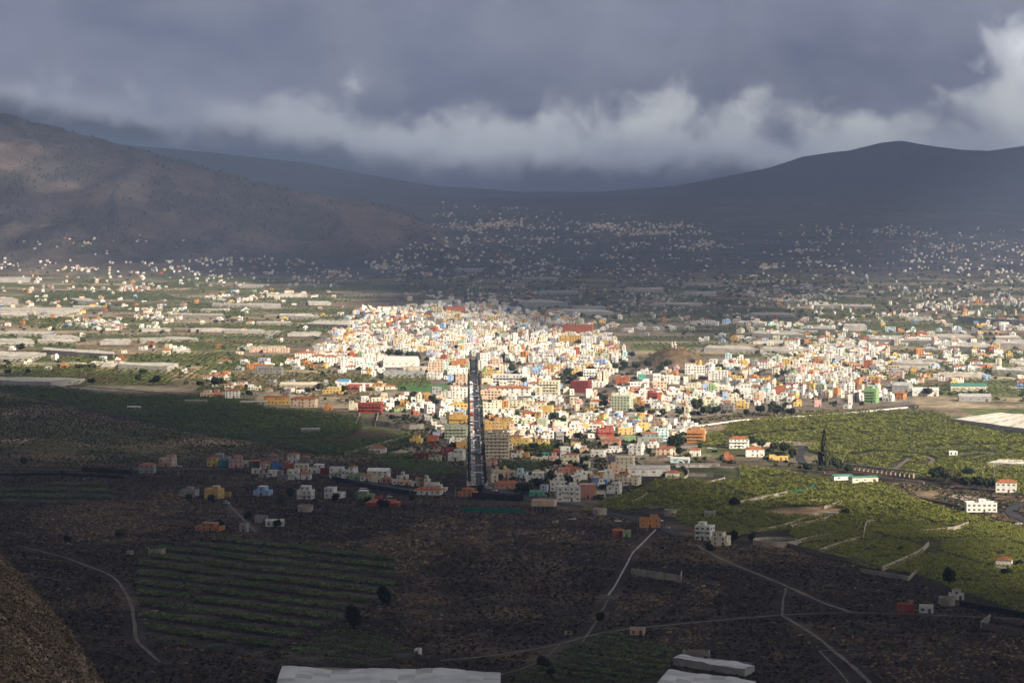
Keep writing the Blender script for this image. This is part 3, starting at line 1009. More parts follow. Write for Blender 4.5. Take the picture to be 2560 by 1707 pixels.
greenhouse([(690, 1735), (1250, 1752), (1252, 1700), (706, 1684)], 4.2, '', M_NETW, lm='the white greenhouse by the lower edge', label='huge white-sheeted greenhouse with wavy roof at the foot of the slope', wave=0.8)
greenhouse([(1682, 1662), (1862, 1690), (1886, 1680), (1702, 1652)], 3.6, '', M_NETW, label='narrow white greenhouse above a second one, beside a walled tank')
greenhouse([(1640, 1730), (1870, 1760), (1890, 1722), (1672, 1690)], 3.8, '', M_NETW, label='wide white greenhouse cut by the lower edge, below the narrow one')
for q, h in (([(-60, 962), (126, 970), (213, 957), (-40, 948)], 5), ([(-30, 903), (80, 904), (116, 890), (0, 884)], 5), ([(295, 926), (418, 931), (446, 918), (300, 914)], 6),
             ([(105, 884), (284, 900), (286, 890), (110, 874)], 5), ([(0, 866), (86, 866), (76, 852), (0, 852)], 5), ([(105, 852), (200, 852), (180, 842), (112, 842)], 4),
             ([(250, 862), (320, 862), (330, 852), (262, 852)], 4), ([(350, 858), (394, 858), (390, 850), (352, 850)], 4), ([(0, 706), (74, 706), (78, 696), (0, 695)], 5),
             ([(195, 764), (240, 765), (222, 747), (172, 748)], 4), ([(0, 786), (160, 787), (215, 775), (0, 772)], 5), ([(-20, 762), (46, 762), (30, 746), (-20, 746)], 5),
             ([(530, 768), (702, 770), (700, 762), (532, 761)], 4), ([(762, 818), (880, 824), (880, 804), (800, 800)], 3), ([(1300, 766), (1420, 769), (1380, 752), (1290, 752)], 4),
             ([(1365, 786), (1534, 790), (1490, 774), (1375, 774)], 4), ([(1311, 702), (1396, 703), (1394, 696), (1315, 695)], 4), ([(1135, 680), (1204, 682), (1200, 674), (1140, 673)], 4),
             ([(1840, 818), (1912, 820), (1905, 808), (1850, 806)], 5), ([(1880, 845), (2015, 850), (1985, 834), (1890, 832)], 5), ([(2012, 832), (2088, 835), (2075, 820), (2018, 818)], 5),
             ([(2108, 826), (2168, 827), (2160, 815), (2112, 814)], 5), ([(2170, 860), (2330, 866), (2310, 846), (2180, 844)], 5), ([(2288, 852), (2440, 856), (2420, 842), (2296, 840)], 5),
             ([(2340, 876), (2480, 882), (2470, 864), (2350, 862)], 5), ([(2480, 936), (2620, 942), (2600, 924), (2490, 922)], 4), ([(2230, 918), (2322, 921), (2300, 906), (2236, 905)], 4),
             ([(1900, 882), (2030, 884), (2020, 873), (1910, 872)], 4), ([(1760, 880), (1890, 884), (1870, 870), (1770, 868)], 4), ([(2480, 870), (2620, 874), (2600, 856), (2490, 855)], 5),
             ([(2380, 1058), (2620, 1100), (2620, 1048), (2500, 1036)], 3.5), ([(2468, 1166), (2600, 1172), (2590, 1158), (2500, 1154)], 3), ([(1100, 1012 - 180), (1140, 833), (1136, 826), (1104, 826)], 3),
             ([(420, 792), (560, 796), (555, 786), (425, 785)], 3), ([(560, 832), (660, 834), (655, 826), (565, 825)], 3), ([(640, 812), (730, 814), (726, 806), (645, 805)], 3),
             ([(2040, 770), (2180, 774), (2175, 764), (2050, 762)], 3), ([(1870, 792), (1990, 795), (1980, 785), (1880, 784)], 3)):
    glm = {-60: 'the long roadside greenhouse', 295: 'the high-walled greenhouse', 2380: 'the cream netted field'}.get(q[0][0])
    gtx = {-60: 'long pale greenhouse beside the road at the edge of the dark banana field', 295: 'high-walled pale greenhouse standing in brown fields', 2380: 'broad cream crop net spread beside the banana field'}.get(q[0][0])
    greenhouse(q, h, 'pale netted greenhouse' if h >= 5 else 'low beige greenhouse', lm=glm, label=gtx, m=M_NETC if q[0][0] > 2370 and q[0][1] > 1050 else M_NET)


rg = random.Random(21)
for poly, n in (([(0, 705), (700, 715), (860, 760), (780, 850), (300, 925), (0, 905)], 22), ([(1780, 800), (2560, 790), (2560, 965), (2300, 965), (1900, 870)], 22), ([(1250, 700), (1800, 690), (1850, 780), (1350, 790)], 7)):
    k = 0
    while k < n:
        a, b = rg.uniform(min(p[0] for p in poly), max(p[0] for p in poly)), rg.uniform(min(p[1] for p in poly), max(p[1] for p in poly))
        if not inpoly(a, b, poly) or inpoly(a, b, TOWN):
            continue
        hw, dp, sk = rg.uniform(22, 62), rg.uniform(4, 9), rg.uniform(-10, 14)
        greenhouse([(a - hw, b + dp / 2), (a + hw, b + dp / 2 + rg.uniform(-1, 2)), (a + hw * 0.9 + sk, b - dp / 2), (a - hw * 0.9 + sk, b - dp / 2)], rg.choice((3, 3.5, 4)), rg.choice(('pale netted greenhouse', 'low beige greenhouse')), rg.choice((M_NET, M_NET, M_NETC)))
        k += 1

# ------------------------------------------------------------------ tanks and reservoirs
def round_tank(px, py, r, h, phrase, water=True, lm=None, label=None, half=False, green=False):
    c = P(px, py)
    root = empty('water_tank', c)
    n = 28
    span = (0.0, 2 * math.pi) if not half else (math.pi * 0.9, math.pi * 2.2)
    mb = MB()
    for i in range(n):
        a0 = span[0] + (span[1] - span[0]) * i / n
        a1 = span[0] + (span[1] - span[0]) * (i + 1) / n
        for rr, flip in ((r, 0), (r - 0.5, 1)):
            p = [(rr * math.cos(a0), rr * math.sin(a0), -2), (rr * math.cos(a1), rr * math.sin(a1), -2), (rr * math.cos(a1), rr * math.sin(a1), h), (rr * math.cos(a0), rr * math.sin(a0), h)]
            mb.quad(p[::-1] if flip else p, M_PALEWALL if not green else M_CONC)
        mb.quad([(r * math.cos(a0), r * math.sin(a0), h), (r * math.cos(a1), r * math.sin(a1), h), ((r - .5) * math.cos(a1), (r - .5) * math.sin(a1), h), ((r - .5) * math.cos(a0), (r - .5) * math.sin(a0), h)], M_PALEWALL)
    mb.build('tank_wall', root)
    f = MB()
    f.quad([((r - .4) * math.cos(2 * math.pi * i / n), (r - .4) * math.sin(2 * math.pi * i / n), h * 0.55 if water else 0.3) for i in range(n)], M_WATER if water else M_CONC)
    f.build('water_surface' if water else 'tank_floor', root)
    return reg(root, phrase, 'water tank', px, py, 'round water tanks', label, lm)


round_tank(1938, 1362, 16, 4.2, '', lm='the big round reservoir', label='big round concrete reservoir below the banana field')
round_tank(1836, 1276, 7.6, 2.6, 'round pale water tank')
round_tank(764, 1278, 6.2, 5.0, '', False, label='round water tank with flared rim below the white three-storey house')
round_tank(1676, 1290, 5.0, 5.5, 'tall round pale water tank', False)
round_tank(1500, 1286, 5.5, 5.0, 'tall round pale water tank', False)
round_tank(2367, 1512, 5.0, 5.0, '', False, label='round pale water tank beside the white cube house')
round_tank(392, 1388, 6.0, 5.0, '', False, half=True, label='open half-ring of concrete, ruined tank above the terraces')
round_tank(325, 1385, 2.4, 2.6, 'small round pale water tank', False)
round_tank(2040, 1258, 4.5, 3.0, 'small round pale water tank')
round_tank(1420, 1706 - 120, 2.0, 1.8, 'small round pale water tank', False)

# walled rectangular tank above the narrow greenhouse
c = P(1741, 1640)
tank = empty('walled_tank', c, R(-8))
mb = MB()
for x0, x1, y0, y1 in ((-7, 7, -4, -3.5), (-7, 7, 3.5, 4), (-7, -6.5, -3.5, 3.5), (6.5, 7, -3.5, 3.5)):
    mb.box(x0, x1, y0, y1, -2, 3.0, M_CONC)
mb.build('tank_wall', tank)
mb = MB()
mb.quad([(-6.5, -3.5, 1.8), (6.5, -3.5, 1.8), (6.5, 3.5, 1.8), (-6.5, 3.5, 1.8)], mat('tank algae', (0.05, 0.08, 0.03), 0.9, 0.3, 0.5))
mb.build('planted_bed', tank)
reg(tank, '', 'tank', 1741, 1632, None, 'rectangular concrete tank with green bed above the narrow white greenhouse')

# ------------------------------------------------------------------ houses
# left, right, foot and eaves of each house in photo pixels, wall colour, options (t tiled roof, g gable, yN yaw, dN depth, r roof room, b balcony, o open ground floor)
HAND = '''350 388 1183 1163 grey t y-6
519 556 1166 1145 yellow y-4
539 575 1154 1136 grey
546 573 1167 1154 teal
573 607 1169 1141 pink r
607 625 1168 1154 cream
625 651 1170 1153 dark_green t
651 681 1171 1157 cream t
681 708 1172 1152 blue r
708 738 1172 1155 terracotta b
720 748 1158 1136 white t y-16
738 771 1178 1162 cream
770 810 1183 1162 white b y-10
671 705 1155 1139 concrete
747 782 1160 1143 concrete y-12
630 651 1184 1173 white
647 672 1194 1176 grey b
670 696 1191 1177 white
693 719 1202 1178 concrete
720 748 1199 1176 white b
745 778 1199 1184 white t
453 496 1241 1226 grey r y-12
551 577 1243 1232 ochre
638 668 1306 1292 grey
664 711 1316 1303 white
600 621 1330 1312 grey
802 830 1187 1173 maroon
825 860 1194 1170 white b
874 909 1199 1186 green
902 937 1203 1190 white t
920 975 1193 1178 white g
929 957 1206 1193 cream
956 980 1207 1195 salmon
980 1003 1211 1190 white r
1003 1021 1198 1180 white
998 1027 1213 1203 peach
1028 1048 1215 1195 white b
1046 1061 1217 1196 ochre b
1060 1076 1218 1190 cream y-14
1064 1098 1222 1209 white
1087 1118 1229 1213 cream
1036 1106 1237 1225 white t
812 862 1246 1220 white r y-14
890 918 1240 1221 concrete
896 936 1247 1228 green
936 956 1256 1243 red
916 1000 1266 1257 red t
1025 1057 1108 1088 yellow r y-12
1068 1096 1103 1091 terracotta
1076 1089 1116 1101 maroon
1141 1167 1120 1107 ochre r
1103 1134 1136 1121 maroon
1121 1163 1152 1126 white r b y-12
1036 1072 1149 1136 maroon
1072 1104 1153 1139 sage
924 965 1133 1121 white t
1083 1111 1089 1076 lavender
1106 1130 1094 1083 red t
1272 1326 1114 1091 yellow
1326 1362 1115 1099 yellow
1362 1375 1116 1105 yellow
1278 1309 1144 1127 white y-18
1302 1324 1144 1133 ochre
1351 1373 1148 1134 mint
1374 1397 1152 1132 pink
1384 1406 1138 1125 maroon t
1391 1447 1158 1137 cream b r
1211 1242 1163 1147 pink
1328 1371 1153 1144 cream
1237 1287 1193 1180 peach
1291 1320 1196 1172 cyan r y-14
1315 1360 1204 1182 white r
1394 1425 1187 1171 salmon
1415 1444 1179 1163 terracotta
1440 1479 1189 1174 white
1458 1476 1169 1155 sage
1476 1519 1198 1180 ochre b
1483 1517 1211 1194 blue
1494 1511 1217 1198 white
1477 1513 1243 1230 white
1517 1555 1235 1208 white r y-16
1376 1412 1228 1205 white
1350 1371 1231 1214 lavender
1324 1360 1240 1229 mint
1236 1298 1222 1209 salmon t
1477 1515 1142 1128 white y-14
1515 1554 1131 1117 white
1572 1612 1137 1114 white r y-20
1545 1580 1086 1072 yellow
1592 1622 1075 1059 yellow
1505 1552 1116 1101 salmon t
1427 1451 1118 1108 yellow
1449 1471 1131 1116 peach
1343 1369 1070 1048 sage y-14
1562 1590 1105 1093 green
1255 1284 1071 1046 ochre
1272 1294 1078 1060 peach
1823 1870 1121 1098 white t b
1864 1909 1142 1124 white t
1809 1832 1150 1132 terracotta
1923 1970 1151 1141 yellow
1664 1699 1193 1182 white t
1640 1680 1137 1122 peach t
1664 1690 1137 1120 cream t
1724 1752 1140 1125 white t
1531 1560 1341 1326 red t
1556 1577 1342 1329 green
1575 1613 1587 1575 peach
1037 1053 1640 1630 white
1761 1789 1292 1281 grey
2415 2488 1280 1258 white r
2372 2392 1138 1129 white
2297 2334 1532 1516 white d6
728 793 1018 997 peach t
811 831 1025 1007 orange
873 897 1024 1003 cream
503 536 991 976 peach
535 560 991 975 salmon
565 598 995 977 white t
808 862 983 969 yellow r
625 660 881 867 peach
660 722 882 866 peach
738 790 897 883 white t
780 812 905 890 white t
812 842 908 892 white t
838 860 905 890 white
640 707 938 914 concrete
1203 1255 998 977 peach r
1207 1254 1022 1001 cream
1210 1245 1041 1024 white
1265 1312 1022 1002 cream b
1312 1366 1024 1006 cream b
1131 1168 999 964 white r
1125 1168 1026 1005 yellow
1124 1168 1058 1031 ochre b
1140 1168 962 936 peach
1072 1108 932 900 peach
1119 1168 936 915 white
1130 1168 916 898 orange
1068 1106 948 933 white
1430 1455 936 921 yellow
1460 1480 924 910 yellow
1399 1454 857 840 ochre
1454 1490 859 842 white
1504 1521 902 879 sage b
1633 1666 975 955 peach
1713 1762 936 911 white
1771 1820 951 928 white
1596 1613 949 937 mint
1872 1897 937 918 white y-18
1851 1878 984 963 white
1832 1854 951 940 yellow
1989 2005 968 946 white
2102 2119 983 965 white
2121 2136 983 957 white
1932 1967 983 965 terracotta
1982 2003 1015 998 yellow
2035 2053 1017 995 pink
2119 2132 1013 988 white
1834 1872 1021 1002 yellow b
1205 1232 960 940 cream
1150 1168 890 872 white
1200 1225 905 885 white
1225 1250 918 898 peach
1660 1700 960 942 white
1700 1740 975 958 cream
1575 1600 985 968 salmon
1540 1575 960 944 terracotta
1480 1520 968 950 white'''
# bigger or singular buildings: label and the short name others are described by
SPECIAL = [
    (635, 680, 1239, 1217, 'light blue', 'b r', 'pale blue house standing alone below the village row', 'the pale blue house'),
    (513, 559, 1247, 1224, 'yellow', 'r y-18', 'big yellow house with a lower wing below the village road', 'the big yellow house'),
    (490, 560, 1327, 1309, 'orange', 'r y-14', 'sprawling orange villa above the planted terraces', 'the orange villa'),
    (400, 440, 1167, 1138, 'peach', 'r b y-14', 'peach house at the outer end of the village road', 'the peach end house'),
    (744, 785, 1248, 1216, 'white', 'r b y-10', 'white three-storey house just above the flared round tank', None),
    (854, 894, 1197, 1168, 'white', 'r y-16', 'tall white house with bare side wall in the village row', 'the tall white village house'),
    (2488, 2543, 1231, 1206, 'white', 't y-12', 'white tiled villa behind the paved yard', 'the white tiled villa'),
    (2488, 2533, 1420, 1400, 'white', 't y-16', 'white tiled cottage alone inside the banana field', 'the lone white cottage'),
    (1146, 1194, 1241, 1223, 'orange', 'r', 'long orange house across the road from the avenue end', None),
    (660, 722, 1011, 993, 'ochre', 't d10', 'ochre terrace of row houses above the dark banana field', 'the ochre row houses'),
    (1215, 1272, 1146, 1078, 'beige', 'r b d22 y0 A', 'tall beige apartment block with stepped top floors beside the avenue', 'the tall beige block'),
    (1211, 1255, 1080, 1046, 'ochre', 'd16 A', 'ochre apartment block standing behind the tall beige block', None),
    (1113, 1168, 1097, 1066, 'sage', 'd18 b A', 'pale green four-storey block on the left kerb of the avenue', 'the pale green block'),
    (1492, 1533, 1091, 1064, 'red', 'b d14 A', 'bright red four-storey block with white window bands', 'the bright red block'),
    (1627, 1670, 1103, 1072, 'cyan', 'd14 b A', 'pale cyan stepped apartment block above a big dark tree', 'the pale cyan block'),
    (1595, 1658, 1105, 1084, 'grey', 'd10 s A', 'pale grey block with green shutters in front of the cyan block', None),
    (1717, 1764, 1107, 1068, 'orange', 'd16 b A', 'tall orange apartment block on the edge of the banana field', 'the tall orange block'),
    (1391, 1449, 1254, 1217, 'white', 'd14 r b', 'white corner house with wraparound balcony above the lower road', 'the white corner house'),
    (1449, 1489, 1245, 1212, 'salmon', 'd14', 'windowless brick-red house wall beside the white corner house', None),
    (1547, 1603, 1213, 1188, 'cream', 'd16 b y-14', 'broad cream house with loggia above the dark banana plot', 'the broad cream house'),
    (1539, 1587, 1178, 1144, 'beige', 'd14 y-10', 'tall plain beige house behind the broad cream house', None),
    (1330, 1391, 1279, 1252, 'peach', 'o d11', 'peach house raised on open concrete columns below the road', 'the house on columns'),
    (1600, 1649, 1319, 1297, 'orange', 'r d9', 'orange house with rooftop stair tower at the road bend', 'the orange house at the bend'),
    (1737, 1787, 1350, 1316, 'white', 'r b d11 y-22', 'white stepped house with balconies above the lava field', 'the white stepped house'),
    (1778, 1827, 1364, 1332, 'cream', 'd10 y-22', 'plain cream annex joined to the white stepped house', None),
    (2242, 2285, 1534, 1512, 'red', 'd8', 'small dark red house beside a roofless white one', 'the small dark red house'),
    (2372, 2410, 1499, 1476, 'white', 'r d8', 'white cube house behind the round tank at the field edge', None),
    (897, 956, 1033, 1009, 'red', 'd14 b A', 'red and white apartment block above the terraced plots', 'the red and white block'),
    (1207, 1259, 947, 927, 'yellow', 'd16 b A', 'bright yellow hotel block on the right side of the avenue', 'the bright yellow block'),
    (1233, 1312, 960, 938, 'white', 'd18 b A', 'long white block with a grid of windows behind the avenue', 'the long white gridded block'),
    (1216, 1325, 989, 971, 'white', 't d14', 'long white school-like building under a tiled roof', 'the long tiled building'),
    (1349, 1400, 989, 954, 'cream', 'd22 b A', 'cream curved-front office block with strip windows', 'the cream office block'),
    (1427, 1479, 982, 954, 'maroon', 'd20 y-16 A', 'dark maroon auditorium with slanting side wall', 'the maroon auditorium'),
    (1528, 1582, 1026, 991, 'sage', 'd16 y-18 A', 'large pale green block with blank side wall', 'the large pale green block'),
    (1618, 1651, 1003, 977, 'red', 'd12 y-22', 'cube-shaped dark red house among white houses', 'the dark red cube house'),
    (1457, 1492, 951, 925, 'white', 'd14 b A', 'white block with dark balcony stripes near the park', 'the striped white block'),
    (1409, 1482, 833, 813, 'terracotta', 'd16 A', 'terracotta twin apartment blocks at the far side of town', 'the terracotta twin blocks'),
    (2159, 2199, 1008, 966, 'green', 'd18 b y-20 A', 'tall green and cream block at the town edge by the bend', 'the tall green block'),
    (1080, 1104, 990, 969, 'grey', 'd9', 'blank pale grey building in front of the green sports pitch', 'the blank grey building'),
]


def parse(opts):
    o = {'tile': False, 'gable': False, 'yaw': None, 'd': None, 'room': False, 'balc': False, 'open': False, 'shut': False, 'apt': False}
    for k in opts.split():
        if k == 't': o['tile'] = True
        elif k == 'g': o['gable'] = True
        elif k == 'r': o['room'] = True
        elif k == 'b': o['balc'] = True
        elif k == 'o': o['open'] = True
        elif k == 's': o['shut'] = True
        elif k == 'A': o['apt'] = True
        elif k[0] == 'y': o['yaw'] = float(k[1:])
        elif k[0] == 'd': o['d'] = float(k[1:])
    return o


HOUSES = []


def add_house(l, r, base, top, colour, opts, label=None, lm=None, hand=True):
    o = parse(opts)
    g = P((l + r) / 2, base)
    s = g.y / F
    yaw = o['yaw'] if o['yaw'] is not None else random.uniform(-13, 5)
    tot = (r - l) * s
    d = o['d'] or min(max(tot * 0.8, 7.0), 13.0)
    a = abs(R(yaw))
    w = max((tot - d * math.sin(a)) / math.cos(a), tot * 0.72) * 1.06
    h = max((base - top) * s * 1.0, 2.9)
    ctr = Vector((g.x * (1 + d * 0.5 / g.y), g.y + d * 0.5, 0))
    ctr.z = float(min(gh(ctr.x, ctr.y), g.z + 1.5))
    HOUSES.append(dict(c=ctr, w=w, d=d, h=h, yaw=R(yaw), col=colour.replace('_', ' '), label=label, lm=lm, hand=hand, seed=len(HOUSES), **{k: o[k] for k in ('tile', 'gable', 'room', 'balc', 'open', 'shut', 'apt')}))


for ln in HAND.split('\n'):
    q = ln.split()
    add_house(*[float(v) for v in q[:4]], q[4], ' '.join(q[5:]))
for q in SPECIAL:
    add_house(*q)

PAL = ['white'] * 44 + ['cream'] * 15 + ['beige'] * 3 + ['yellow'] * 4 + ['ochre'] * 2 + ['orange'] * 2 + ['peach'] * 6 + ['pink'] * 2 + ['terracotta'] + ['light blue'] * 2 + ['cyan'] * 2 + ['sage'] * 2 + ['green'] + ['grey'] * 4 + ['lavender'] + ['concrete'] * 2
PAL_FAR = ['white'] * 17 + ['grey'] * 6 + ['beige'] * 4 + ['cream'] * 6 + ['peach'] * 2 + ['grey'] * 3 + ['yellow', 'orange', 'beige', 'grey', 'terracotta', 'salmon']  # house colours with extra grey mixed in to imitate haze and shade
HX = np.array([h['c'].x for h in HOUSES])
HY = np.array([h['c'].y for h in HOUSES])
HW = np.array([max(h['w'], h['d']) for h in HOUSES])
AVOID = [  # parks, pitch, plots and squares inside the town outline
    [(985, 950), (1125, 955), (1125, 992), (985, 985)], [(1395, 925), (1440, 915), (1450, 960), (1400, 965)], [(1595, 866), (1790, 866), (1800, 905), (1640, 918), (1585, 905)],
    [(960, 880), (1040, 880), (1040, 905), (960, 900)], [(1260, 905), (1285, 905), (1310, 950), (1290, 955)], [(1520, 905), (1600, 905), (1590, 930), (1530, 930)],
    [(1490, 985), (1530, 985), (1530, 1030), (1495, 1020)], [(1590, 1015), (1640, 1012), (1640, 1040), (1590, 1040)], [(1660, 1096), (1730, 1080), (1720, 1125), (1650, 1118)],
    [(960, 880), (1075, 880), (1075, 945), (960, 945)]] + BANANA_LEFT


def free(x, y, rad):
    return not np.any((np.abs(HX - x) < (HW * 0.5 + rad)) & (np.abs(HY - y) < (HW * 0.5 + rad + 5)))


TREES = ((60, 1165, 4, 9, 1), (528, 1258, 4, 8, 1), (470, 1250, 4, 6, 0), (700, 1262, 5, 9, 2), (725, 1240, 4, 8, 1), (620, 1300, 4, 7, 1), (690, 1318, 4, 7, 1), (550, 1322, 4, 8, 1), (300, 1345, 5, 8, 2), (170, 1355, 4, 6, 1),
                           (960, 1270, 6, 8, 1), (920, 1262, 5, 7, 1), (840, 1252, 4, 7, 1), (1030, 1252, 4, 8, 2), (1200, 1232, 3.5, 8, 1), (1320, 1235, 6, 9, 1), (1350, 1220, 6, 10, 1), (1300, 1228, 5, 8, 0), (1380, 1205, 5, 12, 2), (1420, 1210, 5, 9, 0),
                           (1260, 1215, 4, 7, 1), (1250, 1200, 4, 6, 0), (1440, 1140, 5, 8, 1), (1460, 1160, 5, 8, 1), (1335, 1125, 6, 8, 1), (1400, 1125, 5, 8, 1), (1445, 1100, 6, 9, 1), (1385, 1055, 7, 12, 0), (1405, 1060, 6, 9, 0),
                           (1700, 1140, 5, 10, 0), (1720, 1150, 4, 8, 2), (1620, 1135, 4, 7, 0), (1935, 1130, 7, 12, 2), (1960, 1135, 8, 13, 0), (1985, 1148, 7, 13, 2), (1905, 1120, 6, 9, 0), (1950, 1150, 6, 9, 1), (1880, 1108, 6, 8, 0), (2085, 1170, 5, 9, 0),
                           (2020, 1178, 5, 8, 1), (2100, 1176, 6, 9, 0), (2120, 1180, 5, 8, 1), (2340, 1200, 7, 11, 1), (2365, 1205, 8, 14, 2), (2390, 1212, 7, 12, 2), (2415, 1222, 7, 12, 1), (2445, 1222, 7, 13, 1), (2470, 1226, 7, 13, 1), (2350, 1185, 7, 8, 1),
                           (2420, 1190, 8, 8, 1), (2545, 1418, 4, 6, 1), (2520, 1440, 5, 6, 1), (2110, 1290, 5, 7, 1), (2250, 1380, 3, 5, 0), (1430, 960, 9, 15, 0), (1410, 955, 8, 13, 2), (1420, 942, 8, 13, 0), (1445, 948, 7, 12, 1), (1400, 965, 8, 12, 0),
                           (975, 890, 9, 11, 0), (1000, 893, 10, 12, 0), (1025, 895, 9, 11, 0), (1045, 900, 6, 10, 2), (1270, 920, 7, 14, 0), (1280, 935, 7, 14, 0), (1290, 950, 8, 13, 1), (1262, 905, 7, 14, 0), (1310, 960, 7, 10, 0),
                           (1535, 925, 7, 11, 1), (1560, 920, 8, 12, 1), (1590, 925, 8, 12, 0), (1620, 920, 7, 11, 1), (1650, 930, 7, 11, 0), (1510, 1020, 7, 10, 1), (1500, 1000, 6, 10, 1), (1515, 1035, 6, 10, 2), (1600, 1035, 7, 9, 1), (1630, 1040, 6, 8, 0),
                           (1745, 1030, 9, 17, 0), (1765, 1038, 8, 12, 0), (1790, 1035, 7, 10, 1), (1900, 1035, 7, 12, 1), (1925, 1040, 9, 18, 2), (1945, 1040, 8, 14, 1), (1865, 1042, 5, 10, 0), (1975, 1040, 7, 11, 1), (1700, 1040, 6, 9, 0),
                           (1080, 1012, 6, 13, 1), (1092, 1015, 5, 9, 1), (990, 1018, 6, 9, 1), (1000, 1000, 7, 8, 0), (860, 985, 4, 12, 1), (795, 978, 7, 11, 2), (770, 985, 6, 9, 0), (380, 962, 6, 9, 1), (392, 962, 7, 13, 1), (500, 968, 6, 9, 1), (538, 970, 7, 16, 1),
                           (555, 965, 6, 12, 0), (625, 992, 6, 9, 1), (228, 962, 6, 10, 1), (345, 955, 5, 11, 0), (52, 878, 8, 14, 1), (20, 935, 6, 8, 1), (70, 935, 6, 8, 1), (200, 925, 8, 10, 2), (230, 925, 8, 10, 2), (360, 935, 8, 8, 0), (1140, 875, 5, 9, 0), (1480, 930, 6, 9, 1),
                           (1580, 895, 6, 10, 1), (1670, 915, 6, 9, 0), (1850, 950, 6, 9, 0), (1960, 940, 7, 9, 0), (2320, 990, 8, 12, 1), (2460, 1000, 8, 10, 1), (1350, 1150, 4, 8, 1), (1395, 1165, 4, 8, 1))
# the big buildings and the trees that show in the photograph keep a free line of sight
DBUF = np.zeros((854, 1280))


def mark(x0, x1, y0, y1, D):
    a, b, c, d = max(int(x0 / 2), 0), min(int(x1 / 2) + 1, 1280), max(int(y0 / 2), 0), min(int(y1 / 2) + 1, 854)
    if a < b and c < d:
        DBUF[c:d, a:b] = np.where(DBUF[c:d, a:b] == 0, D, np.minimum(DBUF[c:d, a:b], D))


for h in HOUSES:
    c = h['c']
    x0, y0 = proj(c.x - h['w'] * 0.48, c.y, c.z)
    x1, y1 = proj(c.x + h['w'] * 0.48, c.y, c.z + h['h'])
    mark(x0, x1, y1, y0 - 3, c.y)
for px, py, rad, hh, sh in TREES:
    g = P(px, py)
    k = F / g.y
    mark(px - rad * k * 0.8, px + rad * k * 0.8, py - hh * k * 0.9, py - hh * k * 0.25, g.y)


def hides(x, y, w, h):
    z = float(gh(x, y))
    x0, y0 = proj(x - w / 2, y, z)
    x1, y1 = proj(x + w / 2, y, z + h)
    a, b, c, d = max(int(x0 / 2), 0), min(int(x1 / 2) + 1, 1280), max(int(y1 / 2), 0), min(int(y0 / 2) + 1, 854)
    if a >= b or c >= d:
        return False
    return (DBUF[c:d, a:b] > y + 4).mean() > 0.22


GEN = []


def gen_house(x, y, w, d, st, colour, yaw, tile):
    GEN.append(dict(c=Vector((x, y, float(gh(x, y)))), w=w, d=d, h=st * (3.15 if y < 6500 else 2.5) + 0.3, yaw=yaw, col=colour, label=None, lm=None, hand=False, seed=1000 + len(GEN),
                    tile=tile, gable=False, room=random.random() < 0.5, balc=random.random() < 0.3, open=False, shut=random.random() < 0.06, apt=st >= 4))


# rows of town houses along the cross streets
row = 2330.0
while row < 5650:
    step = random.uniform(19, 27) * (1 + 0.25 * (row - 2300) / 3000)
    xl, xr = -0.10 * row, 0.17 * row
    x = xl + random.uniform(0, 10)
    zone = fbm(row / 300, 0.3, 3, 61)
    block_end = x + random.uniform(60, 110)
    while x < xr:
        w = random.choice((5.5, 6, 7, 7, 8, 9, 10, 12, 15))
        if x > block_end:
            x += random.uniform(6, 9)
            block_end = x + random.uniform(55, 110)
        cx_, cy_ = x + w / 2, row + random.uniform(-6, 6)
        x += w + (0 if random.random() < 0.62 else random.uniform(1.5, 9))
        px, py = proj(cx_, cy_, float(gh(cx_, cy_)))
        if not inpoly(px, py, TOWN) or any(inpoly(px, py, q) for q in AVOID):
            continue
        half = 9 if cy_ < 3550 else 5.2
        if -half - w / 2 < cx_ - AV_T * cy_ - 8.75 < half + w / 2 and cy_ < AV1:
            continue
        dens = fbm(cx_ / 90, cy_ / 130, 3, 62)
        edge = float(polydist(px, py, TOWN))
        if random.random() < (0.12 + 0.62 * float(sstep(dens, 0.46, 0.60)) + 0.3 * (edge < 14)):
            continue
        if not free(cx_, cy_, w * 0.5):
            continue
        core = float(sstep(np.hypot((px - 1330) / 330, (py - 930) / 110), 1.3, 0.3))
        if py > 1050:
            core *= 0.3
        st = max(1, min(5, int(round(random.gauss(1.55 + 1.3 * core + 0.6 * (px > 1750), 0.75)))))
        if hides(cx_, cy_, w, st * 3.15 + 1):
            continue
        gen_house(cx_, cy_, w, random.uniform(7, 12), st, random.choice(PAL), R(-2 + 56 * (float(vnoise(cx_ / 190 + 0.35 * cy_ / 190, cy_ / 420, 15)) - 0.5) - (5 if px > 1500 else 0) + random.gauss(0, 1.0)), random.random() < 0.09)
    row += step


